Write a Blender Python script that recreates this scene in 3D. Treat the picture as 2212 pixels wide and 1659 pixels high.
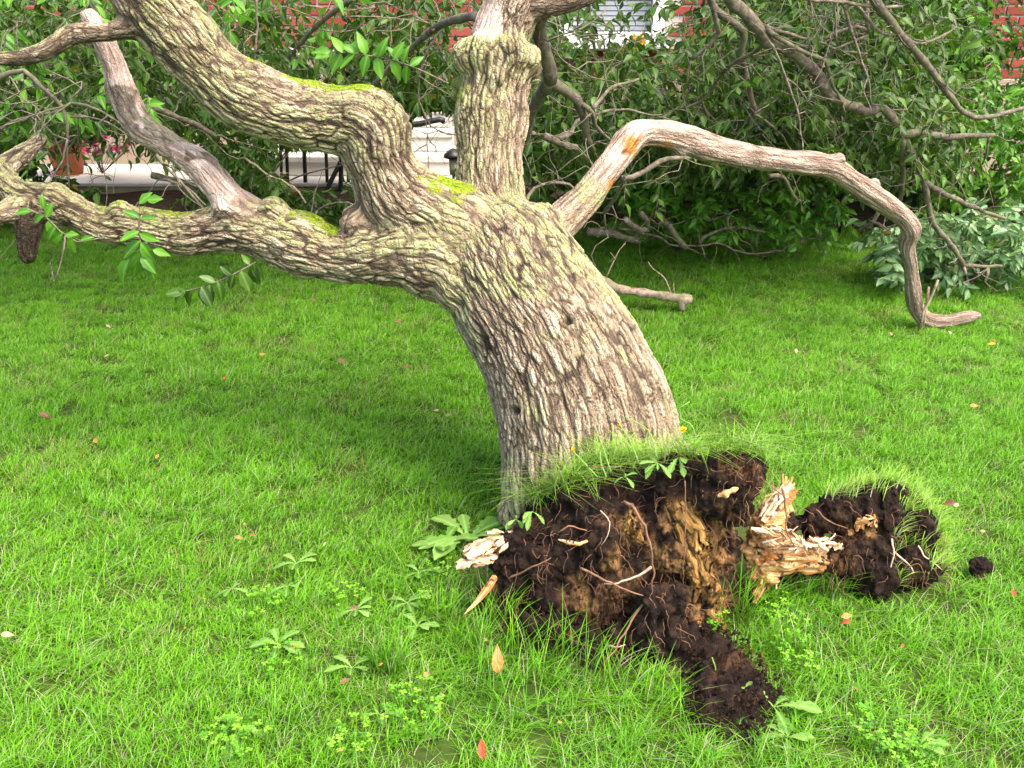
import bpy, math, random
import numpy as np
from mathutils import Vector, Matrix
random.seed(7)
rng = np.random.default_rng(11)
R = math.radians
for o in list(bpy.data.objects): bpy.data.objects.remove(o)
scene = bpy.context.scene
COL = scene.collection

# ------------------------------------------------------------------ camera, sky, sun, exposure
CAM_H, PITCH, FPX, WPX, HPX = 1.6, R(22.4), 2170.0, 2212.0, 1659.0
cam_d = bpy.data.cameras.new('camera'); cam = bpy.data.objects.new('camera', cam_d); COL.objects.link(cam)
cam.location = (0, 0, CAM_H); cam.rotation_euler = (math.pi/2 - PITCH, 0, 0)
cam_d.sensor_width = 36; cam_d.lens = 36*FPX/WPX; cam_d.clip_start = .05; cam_d.clip_end = 2000
scene.camera = cam
SUN_EL, SUN_AZ = R(56), R(128)            # azimuth clockwise from +Y (the view direction)
world = bpy.data.worlds.new('World'); scene.world = world; world.use_nodes = True
wn = world.node_tree.nodes; wl = world.node_tree.links
bg = wn['Background']; sky = wn.new('ShaderNodeTexSky'); sky.sky_type = 'NISHITA'; sky.sun_disc = False
sky.sun_elevation = SUN_EL; sky.sun_rotation = SUN_AZ; sky.air_density = 1.0; sky.dust_density = 4.0; sky.ozone_density = .6
wl.new(sky.outputs[0], bg.inputs[0]); bg.inputs[1].default_value = .15
sun_d = bpy.data.lights.new('sun', 'SUN'); sun = bpy.data.objects.new('sun', sun_d); COL.objects.link(sun)
sun_d.energy = 1.35; sun_d.angle = R(38); sun_d.color = (1, .94, .84)
sdir = Vector((math.sin(SUN_AZ)*math.cos(SUN_EL), math.cos(SUN_AZ)*math.cos(SUN_EL), math.sin(SUN_EL)))
sun.rotation_euler = sdir.to_track_quat('Z', 'Y').to_euler(); sun.location = sdir*30
vs = scene.view_settings; vs.view_transform = 'Standard'; vs.look = 'None'; vs.gamma = 1; vs.exposure = 1.97
vs.use_curve_mapping = False
scene.render.engine = 'CYCLES'; scene.cycles.use_denoising = True
scene.cycles.max_bounces = 8; scene.cycles.transparent_max_bounces = 8

# ------------------------------------------------------------------ pixel -> place helpers (photo as a 2212 x 1659 sheet)
CP, SP = math.cos(PITCH), math.sin(PITCH)
def D(px, py, Y):
    a = (px - WPX/2)/FPX; b = (HPX/2 - py)/FPX
    k = Y/(CP + b*SP)
    return np.array((a*k, Y, CAM_H + k*(b*CP - SP)))
def G(px, py, z=0.0):
    a = (px - WPX/2)/FPX; b = (HPX/2 - py)/FPX
    k = (z - CAM_H)/(b*CP - SP)
    return np.array((a*k, k*(CP + b*SP), z))
def PXM(w, Y): return w/FPX*Y*1.04        # length in metres of w pixels at depth Y
def to_px(p):
    p = np.atleast_2d(p); dy = p[:, 1]; dz = p[:, 2]-CAM_H
    dep = dy*CP - dz*SP; up = dy*SP + dz*CP
    dep = np.where(dep < .05, .05, dep)
    return np.stack([WPX/2 + p[:, 0]/dep*FPX, HPX/2 - up/dep*FPX], 1)
def in_poly(pts, poly):
    x, y = pts[:, 0], pts[:, 1]; r = np.zeros(len(pts), bool); n = len(poly); j = n-1
    for i in range(n):
        xi, yi = poly[i]; xj, yj = poly[j]
        c = ((yi > y) != (yj > y)) & (x < (xj-xi)*(y-yi)/((yj-yi) if yj != yi else 1e-9) + xi)
        r ^= c; j = i
    return r

# ------------------------------------------------------------------ numpy noise
def _hu(ix, iy, iz, s):
    n = ix.astype(np.uint32)*np.uint32(374761393) + iy.astype(np.uint32)*np.uint32(668265263) + iz.astype(np.uint32)*np.uint32(2246822519) + np.uint32((s*1274126177) & 0xffffffff)
    n ^= n >> np.uint32(13); n *= np.uint32(1274126177); n ^= n >> np.uint32(15); n *= np.uint32(2246822519); n ^= n >> np.uint32(16)
    return n
def _h(ix, iy, iz, s): return (_hu(ix, iy, iz, s) & np.uint32(0xffffff)).astype(np.float32)/np.float32(0xffffff)
def vnoise(p, seed=0):
    p = np.asarray(p, np.float32); i = np.floor(p).astype(np.int32); f = p - i; f = f*f*f*(f*(f*6-15)+10)
    out = 0
    for a in (0, 1):
        for b in (0, 1):
            for c in (0, 1):
                w = (f[:, 0] if a else 1-f[:, 0])*(f[:, 1] if b else 1-f[:, 1])*(f[:, 2] if c else 1-f[:, 2])
                out = out + w*_h(i[:, 0]+a, i[:, 1]+b, i[:, 2]+c, seed)
    return out
def fbm(p, seed=0, oct=3):
    a, t, n = 1.0, 0, 0
    for k in range(oct):
        t = t + a*vnoise(p*(2.03**k), seed+k*17); n += a; a *= .5
    return t/n
def worley(p, seed=0):
    p = np.asarray(p, np.float32); i = np.floor(p).astype(np.int32); fr = p - i
    f1 = np.full(len(p), 9., np.float32); f2 = f1.copy(); idh = np.zeros(len(p), np.float32); k = np.float32(1/1023.)
    for a in (-1, 0, 1):
        for b in (-1, 0, 1):
            for c in (-1, 0, 1):
                h = _hu(i[:, 0]+a, i[:, 1]+b, i[:, 2]+c, seed)
                dx = (h & np.uint32(1023))*k + a - fr[:, 0]; dy = ((h >> np.uint32(10)) & np.uint32(1023))*k + b - fr[:, 1]; dz = ((h >> np.uint32(20)) & np.uint32(1023))*k + c - fr[:, 2]
                d = dx*dx+dy*dy+dz*dz; near = d < f1
                f2 = np.where(near, f1, np.minimum(f2, d)); idh = np.where(near, ((h*np.uint32(2654435761)) >> np.uint32(20))/np.float32(4095), idh); f1 = np.minimum(f1, d)
    return np.sqrt(f1), np.sqrt(f2), idh
def worley2(x, y, n, seed=0):
    """cellular pattern on a strip that wraps after n cells in x"""
    ix = np.floor(x).astype(np.int32); iy = np.floor(y).astype(np.int32); fx = (x-ix).astype(np.float32); fy = (y-iy).astype(np.float32); ox = fx*0; oy = fy*0
    f1 = np.full(len(x), 9., np.float32); f2 = f1.copy(); idh = np.zeros(len(x), np.float32); k = np.float32(1/1023.)
    for a in (-1, 0, 1):
        for b in (-1, 0, 1):
            h = _hu((ix+a) % n, iy+b, iy*0, seed); dx = (h & np.uint32(1023))*k+a-fx; dy = ((h >> np.uint32(10)) & np.uint32(1023))*k+b-fy
            d = dx*dx+dy*dy; near = d < f1; f2 = np.where(near, f1, np.minimum(f2, d)); idh = np.where(near, ((h*np.uint32(2654435761)) >> np.uint32(20))/np.float32(4095), idh); oy = np.where(near, dy, oy); ox = np.where(near, dx, ox); f1 = np.minimum(f1, d)
    return np.sqrt(f1), np.sqrt(f2), idh, ox, oy
def sstep(a, b, x):
    t = np.clip((x-a)/(b-a), 0, 1); return t*t*(3-2*t)

# ------------------------------------------------------------------ object helpers
def link(o, parent=None):
    COL.objects.link(o)
    if parent: o.parent = parent
    return o
def tag(o, label=None, cat=None, group=None, kind=None):
    if label: o['label'] = label
    if cat: o['category'] = cat
    if group: o['group'] = group
    if kind: o['kind'] = kind
    return o
def thing(name, label, cat, loc=(0, 0, 0), group=None):
    o = bpy.data.objects.new(name, None); o.empty_display_size = .05; o.location = loc; link(o)
    return tag(o, label, cat, group)
def mesh_np(name, V, F, attrs=None, smooth=True):
    """V (n,3); F list of int arrays, each (m,3) or (m,4)."""
    me = bpy.data.meshes.new(name)
    if not isinstance(F, (list, tuple)): F = [F]
    F = [np.asarray(f, np.int32) for f in F if len(f)]
    V = np.asarray(V, np.float32)
    me.vertices.add(len(V)); me.vertices.foreach_set('co', V.ravel())
    lt = np.concatenate([np.full(len(f), f.shape[1], np.int32) for f in F])
    li = np.concatenate([f.ravel() for f in F])
    me.loops.add(len(li)); me.loops.foreach_set('vertex_index', li)
    me.polygons.add(len(lt)); me.polygons.foreach_set('loop_start', np.concatenate([[0], np.cumsum(lt)[:-1]]).astype(np.int32))
    me.polygons.foreach_set('loop_total', lt)
    me.update(calc_edges=True); me.validate(verbose=False)
    me.polygons.foreach_set('use_smooth', np.full(len(lt), smooth))
    for k, a in (attrs or {}).items():
        a = np.asarray(a, np.float32)
        if a.ndim == 1:
            at = me.attributes.new(k, 'FLOAT', 'POINT'); at.data.foreach_set('value', a)
        else:
            at = me.attributes.new(k, 'FLOAT_VECTOR', 'POINT'); at.data.foreach_set('vector', a.ravel())
    return me
def mobj(name, me, mat, parent=None, loc=None):
    o = bpy.data.objects.new(name, me)
    if mat and not me.materials: me.materials.append(mat)
    if loc is not None: o.location = loc
    return link(o, parent)
def frames(P):
    n = len(P); T = np.gradient(P, axis=0); T /= np.linalg.norm(T, axis=1)[:, None]+1e-12
    a = np.array((0, 0, 1.)) if abs(T[0, 2]) < .9 else np.array((1., 0, 0))
    N = np.zeros_like(P); v = np.cross(T[0], a); N[0] = v/np.linalg.norm(v)
    for i in range(1, n):
        v = N[i-1] - T[i]*np.dot(N[i-1], T[i]); N[i] = v/(np.linalg.norm(v)+1e-12)
    return T, N, np.cross(T, N)
def spline(pts, step):
    """Catmull-Rom through rows (x,y,z,...), resampled about every step metres."""
    P = np.asarray(pts, float)
    if len(P) < 2: return P
    Q = np.vstack([2*P[0]-P[1], P, 2*P[-1]-P[-2]]); out = []
    for i in range(1, len(Q)-2):
        p0, p1, p2, p3 = Q[i-1], Q[i], Q[i+1], Q[i+2]
        n = max(1, int(np.linalg.norm(p2[:3]-p1[:3])/step))
        for t in np.arange(n)/n:
            out.append(.5*((2*p1)+(p2-p0)*t+(2*p0-5*p1+4*p2-p3)*t*t+(3*p1-p0-3*p2+p3)*t**3))
    out.append(P[-1]); return np.array(out)
def tube(P, r, sides=8, cap=True):
    P = np.asarray(P, float)[:, :3]; r = np.broadcast_to(np.asarray(r, float), (len(P),))
    T, N, B = frames(P); th = np.arange(sides)*2*math.pi/sides
    V = (P[:, None] + r[:, None, None]*(np.cos(th)[None, :, None]*N[:, None]+np.sin(th)[None, :, None]*B[:, None])).reshape(-1, 3)
    i = np.arange(len(P)-1)[:, None]*sides; j = np.arange(sides)[None]; k = (j+1) % sides
    F = np.stack([i+j, i+k, i+sides+k, i+sides+j], 2).reshape(-1, 4); F3 = np.zeros((0, 3), int)
    if cap:
        n = len(V); V = np.vstack([V, P[0]-T[0]*r[0]*.3, P[-1]+T[-1]*r[-1]*.3]); q = (len(P)-1)*sides; j = np.arange(sides); k = (j+1) % sides
        F3 = np.vstack([np.stack([k, j, np.full(sides, n)], 1), np.stack([q+j, q+k, np.full(sides, n+1)], 1)])
    return V, F, F3
class Bag:
    """Collects pieces of geometry into ONE mesh."""
    def __init__(s): s.V = []; s.F = {}; s.n = 0; s.A = {}
    def add(s, V, *Fs, **attrs):
        for F in Fs:
            F = np.asarray(F, np.int64)
            if len(F): s.F.setdefault(F.shape[1], []).append(F + s.n)
        s.V.append(np.asarray(V, float)); s.n += len(V)
        for k, a in attrs.items(): s.A.setdefault(k, []).append(np.broadcast_to(np.asarray(a, float), (len(V),)))
        return s
    def tube(s, P, r, sides=6, cap=True, **a):
        V, F, F3 = tube(P, r, sides, cap); return s.add(V, F, F3, **a)
    def box(s, a, b, **at):
        a = np.minimum(a, b); b = np.maximum(a, b)
        V = np.array([[x, y, z] for x in (a[0], b[0]) for y in (a[1], b[1]) for z in (a[2], b[2])])
        return s.add(V, [[0, 1, 3, 2], [4, 6, 7, 5], [0, 4, 5, 1], [2, 3, 7, 6], [0, 2, 6, 4], [1, 5, 7, 3]], **at)
    def mesh(s, name, smooth=True):
        return mesh_np(name, np.vstack(s.V), [np.vstack(f) for f in s.F.values()], {k: np.concatenate(v) for k, v in s.A.items()}, smooth)
    def build(s, name, mat, parent=None, smooth=True): return mobj(name, s.mesh(name, smooth), mat, parent)
def bbox_mesh(name, a, b, bev=.004):
    import bmesh
    bm = bmesh.new(); bmesh.ops.create_cube(bm, size=1)
    a = np.asarray(a, float); b = np.asarray(b, float)
    for v in bm.verts: v.co = Vector((a+b)/2) + Vector(np.array(v.co)*(b-a))
    bmesh.ops.bevel(bm, geom=bm.edges[:], offset=bev, segments=1, affect='EDGES')
    me = bpy.data.meshes.new(name); bm.to_mesh(me); bm.free(); return me
def refine(V, F):
    """split every quad in four and round it off"""
    n = len(V); E = np.stack([F, np.roll(F, -1, 1)], 2).reshape(-1, 2).astype(np.int64); key = E.min(1)*n+E.max(1)
    u, first, inv = np.unique(key, return_index=True, return_inverse=True); ev = E[first]; m = len(u)
    fc = V[F].mean(1); inv = inv.reshape(-1, 4); c = n+m+np.arange(len(F)); e = n+inv
    F2 = np.stack([np.stack([F[:, k], e[:, k], c, e[:, (k+3) % 4]], 1) for k in range(4)], 1).reshape(-1, 4)
    V2 = np.vstack([V, (V[ev[:, 0]]+V[ev[:, 1]])/2, fc])
    for w in (.6, .3):
        A = np.zeros_like(V2); cnt = np.bincount(F2.ravel(), minlength=len(V2))[:, None]; fm = V2[F2].mean(1)
        for ax in range(3): A[:, ax] = np.bincount(F2.ravel(), np.repeat(fm[:, ax], 4), len(V2))
        V2 = V2*(1-w)+w*A/cnt
    return V2, F2
def fuse(bag, voxel, smooth_it, sub):
    me = bag.mesh('fuse'); o = mobj('fuse_tmp', me, None)
    m = o.modifiers.new('r', 'REMESH'); m.mode = 'VOXEL'; m.voxel_size = voxel; m.adaptivity = 0
    if smooth_it: m = o.modifiers.new('s', 'SMOOTH'); m.factor = .5; m.iterations = smooth_it
    dg = bpy.context.evaluated_depsgraph_get(); ev = o.evaluated_get(dg); em = ev.to_mesh()
    V = np.empty(len(em.vertices)*3, np.float32); em.vertices.foreach_get('co', V); V = V.reshape(-1, 3).astype(float)
    em.calc_loop_triangles()
    lt = np.empty(len(em.polygons), np.int32); em.polygons.foreach_get('loop_total', lt)
    li = np.empty(len(em.loops), np.int32); em.loops.foreach_get('vertex_index', li)
    if (lt == 4).all(): F = li.reshape(-1, 4)
    else:
        F = np.empty(len(em.loop_triangles)*3, np.int32); em.loop_triangles.foreach_get('vertices', F); F = F.reshape(-1, 3)
    ev.to_mesh_clear(); bpy.data.objects.remove(o); bpy.data.meshes.remove(me)
    for _ in range(sub if F.shape[1] == 4 else 0): V, F = refine(V, F)
    return V, F
def vnormals(V, F):
    a, b, c = V[F[:, 0]], V[F[:, 1]], V[F[:, 2]]
    n = np.cross(b-a, (V[F[:, 3]] if F.shape[1] == 4 else c)-a) if F.shape[1] == 3 else np.cross(c-a, V[F[:, 3]]-b)
    N = np.zeros_like(V)
    for k in range(F.shape[1]):
        for ax in range(3): N[:, ax] += np.bincount(F[:, k], n[:, ax], len(V))
    return N/(np.linalg.norm(N, axis=1)[:, None]+1e-12)

# ------------------------------------------------------------------ materials
class NT:
    def __init__(s, name):
        s.m = bpy.data.materials.new(name); s.m.use_nodes = True; s.t = s.m.node_tree; s.n = s.t.nodes; s.l = s.t.links
        s.b = s.n['Principled BSDF']; s.out = s.n['Material Output']
    def new(s, ty, **kw):
        n = s.n.new(ty)
        for k, v in kw.items(): setattr(n, k, v)
        return n
    def put(s, sock, v):
        if isinstance(v, bpy.types.NodeSocket): s.l.new(v, sock)
        else: sock.default_value = v
    def attr(s, name, vec=False, typ='GEOMETRY'):
        n = s.new('ShaderNodeAttribute', attribute_name=name, attribute_type=typ); return n.outputs['Vector' if vec else 'Fac']
    def obj(s): return s.new('ShaderNodeTexCoord').outputs['Object']
    def pos(s): return s.new('ShaderNodeNewGeometry').outputs['Position']
    def rnd(s): return s.new('ShaderNodeObjectInfo').outputs['Random']
    def noise(s, vec, scale, detail=3, rough=.55, dist=0):
        n = s.new('ShaderNodeTexNoise'); s.put(n.inputs['Vector'], vec); n.inputs['Scale'].default_value = scale
        n.inputs['Detail'].default_value = detail; n.inputs['Roughness'].default_value = rough; n.inputs['Distortion'].default_value = dist
        return n.outputs['Fac']
    def vor(s, vec, scale, feature='DISTANCE_TO_EDGE', out='Distance'):
        n = s.new('ShaderNodeTexVoronoi', feature=feature); s.put(n.inputs['Vector'], vec); n.inputs['Scale'].default_value = scale
        return n.outputs[out]
    def mapv(s, vec, scale):
        n = s.new('ShaderNodeMapping'); s.put(n.inputs['Vector'], vec); n.inputs['Scale'].default_value = scale; return n.outputs[0]
    def ramp(s, fac, *stops):
        n = s.new('ShaderNodeValToRGB'); s.put(n.inputs[0], fac); e = n.color_ramp.elements
        while len(e) < len(stops): e.new(.5)
        for el, (p, c) in zip(e, stops):
            el.position = p; el.color = (*c, 1) if len(c) == 3 else c
        return n.outputs[0]
    def fr(s, fac, a, b, lo=0., hi=1.):
        n = s.new('ShaderNodeMapRange'); s.put(n.inputs[0], fac); n.inputs[1].default_value = a; n.inputs[2].default_value = b
        n.inputs[3].default_value = lo; n.inputs[4].default_value = hi; return n.outputs[0]
    def math(s, op, a, b=0.):
        n = s.new('ShaderNodeMath', operation=op); s.put(n.inputs[0], a); s.put(n.inputs[1], b); return n.outputs[0]
    def mix(s, fac, a, b, mode='MIX'):
        n = s.new('ShaderNodeMix', data_type='RGBA', blend_type=mode)
        s.put(n.inputs[0], fac)
        for k, v in ((6, a), (7, b)): s.put(n.inputs[k], v if isinstance(v, bpy.types.NodeSocket) else (*v, 1))
        return n.outputs[2]
    def bump(s, h, strength=.5, dist=.01, prev=None):
        n = s.new('ShaderNodeBump'); n.inputs['Strength'].default_value = strength; n.inputs['Distance'].default_value = dist
        s.put(n.inputs['Height'], h)
        if prev: s.put(n.inputs['Normal'], prev)
        return n.outputs[0]
    def fin(s, col, rough=.8, normal=None, spec=.3, transl=None, tcol=None):
        s.put(s.b.inputs['Base Color'], col if isinstance(col, bpy.types.NodeSocket) else (*col, 1)); s.put(s.b.inputs['Roughness'], rough)
        s.b.inputs['Specular IOR Level'].default_value = spec
        if normal: s.put(s.b.inputs['Normal'], normal)
        if transl:
            t = s.new('ShaderNodeBsdfTranslucent'); c = tcol if tcol is not None else col
            s.put(t.inputs[0], c if isinstance(c, bpy.types.NodeSocket) else (*c, 1))
            mx = s.new('ShaderNodeMixShader'); mx.inputs[0].default_value = transl
            s.l.new(s.b.outputs[0], mx.inputs[1]); s.l.new(t.outputs[0], mx.inputs[2]); s.l.new(mx.outputs[0], s.out.inputs[0])
        return s.m

def m_bark():
    t = NT('bark'); q = t.attr('bq', True); h = t.attr('bark'); o = t.obj()
    fine = t.noise(t.mapv(q, (1, 1, .35)), 130, 4, .65); big = t.noise(o, 9, 3); mid = t.noise(o, 34, 3)
    qw = t.new('ShaderNodeVectorMath', operation='ADD'); t.put(qw.inputs[0], t.mapv(q, (1, 1, .38))); wn_ = t.new('ShaderNodeTexNoise'); t.put(wn_.inputs['Vector'], q); wn_.inputs['Scale'].default_value = 55; sc_ = t.new('ShaderNodeVectorMath', operation='SCALE'); t.put(sc_.inputs[0], wn_.outputs['Color']); sc_.inputs['Scale'].default_value = .012; t.put(qw.inputs[1], sc_.outputs[0])
    flake = t.vor(qw.outputs[0], 88)
    hh = t.math('ADD', h, t.math('MULTIPLY', t.math('SUBTRACT', fine, .5), .5))
    c = t.ramp(hh, (.0, (.030, .021, .015)), (.16, (.10, .072, .052)), (.32, (.205, .145, .102)), (.60, (.365, .285, .215)), (1, (.56, .47, .385)))
    c = t.mix(t.fr(flake, 0, .10, .55, 0), c, t.mix(.7, c, (.05, .035, .025)))
    tint = t.attr('tint'); c = t.mix(.8, c, t.mix(1., c, t.ramp(tint, (.0, (.66, .60, .54)), (.35, (.90, .85, .78)), (.7, (1., .97, .90)), (1, (1.25, 1.2, 1.12))), 'MULTIPLY'))
    spk = t.noise(t.mapv(q, (1, 1, .6)), 280, 4, .75); c = t.mix(1., c, t.ramp(spk, (.30, (.38, .34, .30)), (.46, (.86, .84, .80)), (.58, (1.05, 1.05, 1.03)), (.72, (1.5, 1.48, 1.42))), 'MULTIPLY')
    c = t.mix(t.fr(big, .35, .65), c, t.mix(.3, c, (.34, .25, .165)))
    lich = t.math('MULTIPLY', t.attr('lichen'), t.fr(t.noise(o, 60, 4, .7), .38, .62)); lich = t.math('MULTIPLY', lich, t.fr(h, .12, .5))
    c = t.mix(lich, c, t.ramp(mid, (.3, (.17, .22, .055)), (.5, (.33, .36, .12)), (.7, (.46, .48, .22))))
    bare = t.attr('bare'); grain = t.noise(t.mapv(q, (1, 1, .06)), 160, 4, .6)
    gs = t.noise(t.mapv(q, (1, 1, .10)), 45, 3, .6); grain = t.math('ADD', t.math('MULTIPLY', grain, .6), t.math('MULTIPLY', gs, .4))
    wood = t.ramp(grain, (.34, (.085, .052, .034)), (.44, (.25, .165, .12)), (.54, (.43, .315, .245)), (.68, (.68, .55, .46)))
    wood = t.mix(t.fr(t.noise(o, 7, 4, .65), .46, .64, 0, .42), wood, t.ramp(grain, (.35, (.06, .045, .032)), (.6, (.25, .20, .15))))
    wood = t.mix(t.attr('white'), wood, t.ramp(grain, (.36, (.36, .20, .14)), (.5, (.66, .47, .37)), (.65, (.84, .69, .59))))
    wood = t.mix(t.attr('orange'), wood, t.ramp(grain, (.36, (.13, .045, .010)), (.5, (.42, .16, .03)), (.62, (.62, .30, .09)), (.75, (.78, .52, .30))))
    c = t.mix(bare, c, wood)
    moss = t.attr('moss'); mn = t.noise(o, 95, 3, .7)
    c = t.mix(t.fr(t.math('ADD', moss, t.math('MULTIPLY', t.math('SUBTRACT', mn, .5), 1.9)), .46, .80), c, t.ramp(mn, (.3, (.06, .10, .004)), (.55, (.19, .26, .010)), (.8, (.36, .40, .025))))
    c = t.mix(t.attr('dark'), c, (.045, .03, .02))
    hb = t.math('ADD', t.math('ADD', t.math('MULTIPLY', fine, .6), t.math('MULTIPLY', spk, .35)), t.math('MULTIPLY', t.fr(flake, 0, .18), .5))
    return t.fin(c, .88, t.bump(hb, .95, .008), .2)
def m_branch(name, a, b, c3):
    t = NT(name); o = t.obj(); n = t.noise(t.mapv(o, (1, 1, 1)), 45, 4, .65); g = t.noise(o, 9, 2)
    c = t.ramp(n, (.3, a), (.52, b), (.75, c3)); c = t.mix(t.fr(g, .45, .7, 0, .6), c, (.16, .17, .07))
    return t.fin(c, .8, t.bump(n, .6, .004), .25)
def m_leaf(name, dark, mid, light, tr=.35, rough=.42, spec=.4):
    t = NT(name); r = t.attr('rnd'); o = t.pos(); n = t.noise(o, 2.2, 3)
    f = t.math('ADD', t.math('MULTIPLY', r, .75), t.math('MULTIPLY', n, .35))
    c = t.ramp(f, (.12, dark), (.5, mid), (.95, light))
    c = t.mix(t.fr(t.attr('rib'), .0, .12, .45, 0), c, tuple(min(1, x*1.6+.03) for x in light))
    c = t.mix(t.fr(r, .993, .995), c, (.35, .22, .02))
    return t.fin(c, rough, t.bump(t.noise(o, 140, 2), .25, .002), spec, tr, t.mix(.35, c, light))
def m_simple(name, col, rough=.8, var=.25, scale=20, bump=.3, spec=.3, bd=.004):
    t = NT(name); o = t.obj(); n = t.noise(o, scale, 4, .6)
    c = t.ramp(n, (.25, tuple(x*(1-var) for x in col)), (.75, tuple(min(1, x*(1+var)) for x in col)))
    return t.fin(c, rough, t.bump(n, bump, bd), spec)
def m_soil():
    t = NT('soil'); o = t.obj(); n = t.noise(o, 38, 5, .7); f = t.noise(o, 170, 4, .75); g = t.noise(o, 9, 3); fib = t.noise(t.mapv(o, (1, 1, .12)), 150, 3, .6)
    c = t.ramp(n, (.3, (.008, .005, .004)), (.5, (.022, .013, .009)), (.7, (.05, .03, .02)))
    c = t.mix(t.math('MULTIPLY', t.fr(g, .55, .70), t.fr(fib, .42, .6)), c, (.16, .075, .03))
    c = t.mix(t.attr('tan'), c, t.ramp(fib, (.3, (.09, .04, .015)), (.55, (.30, .16, .06)), (.8, (.46, .28, .12))))
    c = t.mix(t.fr(f, .68, .74), c, (.17, .11, .07))
    return t.fin(c, .95, t.bump(t.math('ADD', n, t.math('MULTIPLY', f, .7)), 1, .012), .12)
def m_rotten():
    t = NT('splintered_wood'); q = t.attr('bq', True); o = t.obj(); g = t.noise(t.mapv(q, (1, 1, .12)), 90, 5, .7); n = t.noise(o, 16, 4)
    c = t.ramp(g, (.30, (.07, .025, .008)), (.43, (.34, .135, .035)), (.55, (.56, .31, .12)), (.72, (.80, .60, .38)))
    c = t.mix(t.fr(n, .52, .68), c, (.33, .12, .028)); c = t.mix(t.fr(t.noise(o, 30, 5, .7), .56, .64), c, (.018, .011, .008))
    return t.fin(c, .75, t.bump(g, .8, .008), .25)
def m_heart():
    t = NT('rotten_heartwood'); q = t.attr('bq', True); o = t.obj(); g = t.noise(t.mapv(q, (1, 1, .15)), 80, 5, .7); n = t.noise(o, 22, 4, .65)
    c = t.ramp(g, (.32, (.06, .025, .008)), (.48, (.26, .13, .035)), (.65, (.44, .27, .085)), (.8, (.58, .42, .18))); c = t.mix(t.fr(n, .50, .62), c, (.030, .016, .009))
    return t.fin(c, .9, t.bump(g, .9, .008), .15)
def m_pale():
    t = NT('pale_torn_wood'); q = t.attr('bq', True); g = t.noise(t.mapv(q, (1, 1, .12)), 90, 4, .65); n = t.noise(t.obj(), 20, 4)
    c = t.ramp(g, (.36, (.26, .11, .04)), (.48, (.56, .37, .21)), (.65, (.80, .66, .49))); c = t.mix(t.fr(n, .58, .68), c, (.28, .10, .03)); return t.fin(c, .8, t.bump(g, .7, .006), .2)
def m_grass(name, stops, tips):
    t = NT(name); h = t.attr('t'); r = t.attr('rnd'); ir = t.rnd(); o = t.pos()
    big = t.noise(o, 1.1, 3, .6); med = t.noise(o, 6, 3)
    f = t.math('ADD', t.math('MULTIPLY', r, .45), t.math('ADD', t.math('MULTIPLY', big, .45), t.math('MULTIPLY', ir, .2)))
    c = t.ramp(f, *stops)
    c = t.mix(t.fr(med, .56, .72, 0, .45), c, (.16, .28, .02))
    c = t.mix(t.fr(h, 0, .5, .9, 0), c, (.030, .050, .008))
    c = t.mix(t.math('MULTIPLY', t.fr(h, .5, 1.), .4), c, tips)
    brown = t.noise(o, 2.6, 4, .6)
    c = t.mix(t.fr(t.math('ADD', r, t.fr(brown, .48, .72, 0, .24)), .92, .93), c, (.31, .21, .095))
    c = t.mix(t.fr(r, .875, .88, 0, .6), c, (.40, .48, .24))
    return t.fin(c, .5, None, .3, .36, t.mix(.3, c, tips))

M = dict(
    bark=m_bark(),
    branch=m_branch('branch_bark', (.045, .034, .025), (.12, .095, .07), (.26, .215, .165)),
    twig=m_branch('twig_bark', (.05, .036, .028), (.16, .12, .09), (.33, .27, .21)),
    deadwood=m_branch('dry_wood', (.12, .08, .05), (.36, .26, .18), (.58, .46, .36)),
    leaf=m_leaf('leaf_green', (.012, .032, .003), (.034, .085, .006), (.100, .20, .014)),
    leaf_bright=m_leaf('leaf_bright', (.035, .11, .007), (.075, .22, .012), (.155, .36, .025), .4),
    leaf_pale=m_leaf('leaf_pale', (.05, .12, .035), (.11, .22, .07), (.24, .38, .14), .25, .35, .5),
    leaf_dark=m_leaf('leaf_dark', (.009, .024, .002), (.022, .058, .005), (.055, .125, .010)),
    weed=m_leaf('weed_leaf', (.06, .15, .018), (.12, .27, .035), (.26, .42, .09), .35, .6, .25),
    clover=m_leaf('clover_leaf', (.06, .20, .015), (.14, .38, .02), (.30, .55, .04), .35),
    soil=m_soil(), wood=m_rotten(), heart=m_heart(), pale=m_pale(),
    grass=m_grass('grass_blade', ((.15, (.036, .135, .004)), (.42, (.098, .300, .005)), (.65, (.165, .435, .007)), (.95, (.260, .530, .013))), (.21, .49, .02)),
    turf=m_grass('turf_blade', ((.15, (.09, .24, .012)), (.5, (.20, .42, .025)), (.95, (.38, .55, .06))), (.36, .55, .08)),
    fineroot=m_simple('fine_root', (.20, .10, .055), .85, .5, 60),
    paleroot=m_simple('pale_root', (.50, .36, .25), .8, .3, 60),
    concrete=m_simple('concrete', (.62, .585, .53), .9, .08, 14, .25),
    curb=m_simple('tan_concrete', (.36, .29, .21), .92, .15, 18, .3),
    mortar=m_simple('mortar', (.50, .44, .36), .95, .12, 60, .4),
    brick=None, iron=m_simple('black_iron', (.012, .012, .013), .45, .2, 40, .2, .5),
    terracotta=m_simple('terracotta', (.42, .13, .055), .85, .15, 25, .2),
    white=m_simple('white_paint', (.78, .77, .75), .5, .04, 30, .05), tanplastic=m_simple('tan_lens', (.46, .40, .29), .5, .1, 30, .05),
    pink=m_simple('pink_petal', (.88, .13, .30), .6, .3, 60, .1), red=m_simple('red_petal', (.65, .012, .03), .6, .2, 60, .1),
    yellow=m_simple('yellow_petal', (.80, .46, .01), .6, .15, 60, .1),
    slat=m_simple('grey_blind', (.26, .28, .29), .6, .1, 30, .05),
)
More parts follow.
